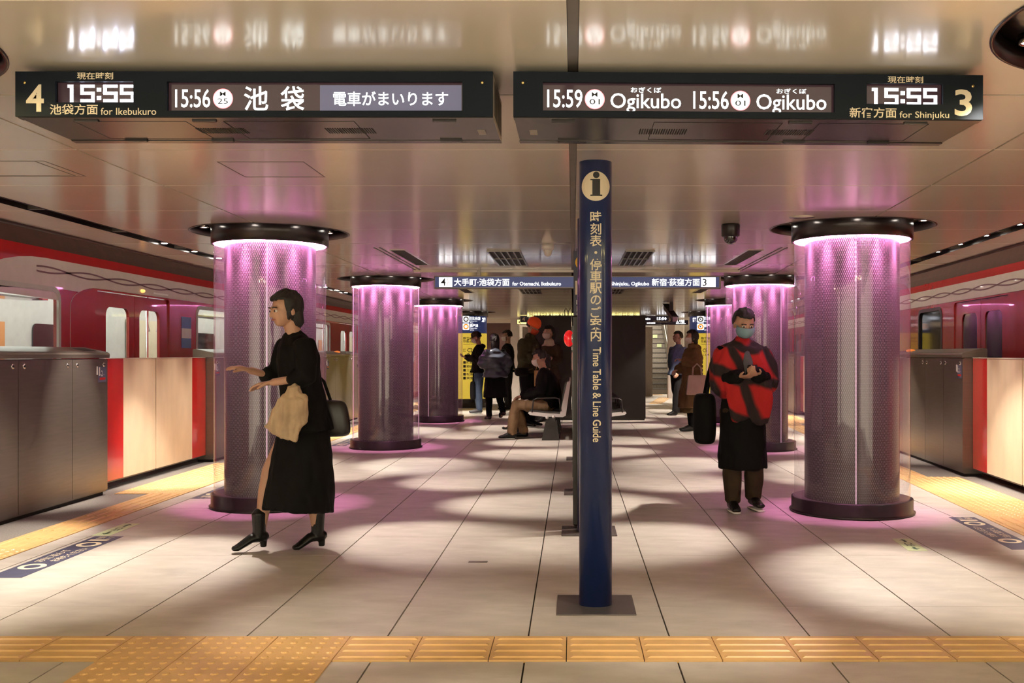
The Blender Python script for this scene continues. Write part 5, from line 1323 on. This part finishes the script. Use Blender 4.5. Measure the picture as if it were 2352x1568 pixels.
# 7. masked woman with turtleneck
person('woman with tied hair, white mask and beige turtleneck before the partition box', (-.43,17.45,0), math.radians(-28), 1.70, dict(Lel=(.12,0,.65), Lwr=(.07,-.11,.62), Rel=(-.12,0,.65), Rwr=(-.07,-.11,.62)), yaw=math.radians(-15), vox=V, hair='pony', mask=mat('mask_pale', (.60,.48,.40), .8, nz=.04),
    top=[('sweater', cloth('cloth_cream', (.50,.42,.31)), .5, .004, 1, {'collar': 1, 'cut': 3}), ('jacket', M_dkbrown, .45, .02, 1, {'neck': -.045})], bottom=('trousers', M_blk, 1.1), shoe=(M_shoe, 'shoe'))
# 8/9. seated men
seat = dict(pelvis=(0,.0,.285), waist=(0,.01,.36), chest=(0,-.015,.48), neckb=(0,-.04,.575), head=(0,-.075,.675), Lsh=(.10,-.03,.535), Rsh=(-.10,-.03,.535), Lel=(.13,-.06,.40), Lwr=(.05,-.20,.36), Rel=(-.13,-.06,.40), Rwr=(-.05,-.21,.36),
            Lhip=(.05,0,.275), Lkn=(.065,-.27,.285), Lan=(.06,-.30,.045), Lto=(.065,-.40,.018), Rhip=(-.05,0,.275), Rkn=(-.065,-.26,.285), Ran=(-.06,-.20,.045), Rto=(-.065,-.30,.018))
t8, P8, RZ8, O8 = person('seated man in black coat and khaki trousers with papers on his lap', (-.36,14.15,0), math.radians(-88), 1.70, seat, pitch=math.radians(14), vox=.012, hands=((0,0,-1),(0,0,-1)), mask=M_mask, top=[('coat', M_blk, .27, .022, 1, {'wr': .008})], bottom=('trousers', M_khaki, 1.12), shoe=(M_shoe, 'white_sole'))
m = MB().box((-.10,-.14,0),(.10,.14,.008)); m.xf(lambda x,y,z: (x*1.25-.80+.10, 14.13+y, .545+z+x*.32)); tag(ob('papers', m, M_printwhite), 'white papers resting on the lap of the seated man', 'papers')
seat2 = dict(seat); seat2.update(Ran=(-.06,-.36,.06), Rto=(-.06,-.45,.05))
person('seated person in dark clothes and white mask, further along the bench', (-.33,15.15,0), math.radians(-82), 1.62, seat2, pitch=math.radians(16), vox=V, hands=((0,0,-1),(0,0,-1)), hair='bob', mask=M_mask, top=[('coat', M_dkbrown, .26, .024, 1)], bottom=('trousers', M_blk, 1.1), shoe=(M_shoe, 'shoe'))
# 10. woman in brown coat
person('elderly woman in long brown coat and white mask facing left', (1.87,15.5,0), math.radians(-72), 1.58, dict(Lel=(.13,.0,.66), Lwr=(.06,-.12,.70), Rel=(-.14,.0,.65), Rwr=(-.10,-.11,.61), Lan=(.045,-.03,.045), Lto=(.045,-.14,.018)), vox=.013, hair='bob', mask=M_mask, hands=((0,0,-1),(0,0,-1)), curl=.7,
    top=[('coat', M_brownc, .235, .030, 1, {'flare': .035, 'hood': 1, 'collar': 1})], bottom=(('skirt', .185, .045), cloth('cloth_umber', (.09,.06,.025)), 1), shoe=(M_shoe, 'shoe'),
    extra=lambda P, H, HP: [('stocking', MB().tube([P[q+'kn'], P[q+'kn']+(P[q+'an']-P[q+'kn'])*.3, P[q+'an']], [.034*H,.035*H,.023*H], seg=12), M_blk) for q in 'LR'])
t = thing('tote_bag', (1.90,15.25,.55), 'pink-beige tote bag hanging from the arm of the brown-coated woman', 'bag')
m = baked(MB().prism([(-.17,0),(.17,0),(.135,.30),(-.135,.30)], (-.05,.05), lambda u,v,w: (u,w,v)), [('BEVEL', dict(width=.015, segments=2))], False); m.v = [(1.90+x_,15.15+y_,.585+z_) for x_,y_,z_ in m.v]; ob('bag_body', m, mat('leather_pink_beige', (.44,.31,.26), .5, nz=.06), t)
for dy in (-.03,.03): ob('handle', MB().tube([(1.83,15.15+dy,.88),(1.84,15.15+dy,1.00),(1.90,15.15+dy,1.06),(1.96,15.15+dy,1.00),(1.97,15.15+dy,.88)], [.009]*5, seg=8), mat('leather_pink_beige', (.44,.31,.26)), t)
# 11. walker in pale blue jacket
person('walker in pale blue jacket and dark trousers in front of the stairs', (2.08,19.6,0), math.radians(-60), 1.66, dict(Lwr=(.13,-.08,.52), Rwr=(-.13,.03,.51), Lkn=(.05,-.05,.28), Lan=(.05,-.08,.045), Lto=(.05,-.18,.018), Rkn=(-.05,.0,.28), Ran=(-.05,.08,.06), Rto=(-.05,.0,.02)), vox=V,
    top=[('jacket', cloth('cloth_pale_blue', (.16,.21,.33)), .48, .03, 1)], bottom=('trousers', M_char, 1.1), shoe=(M_shoe, 'shoe'))
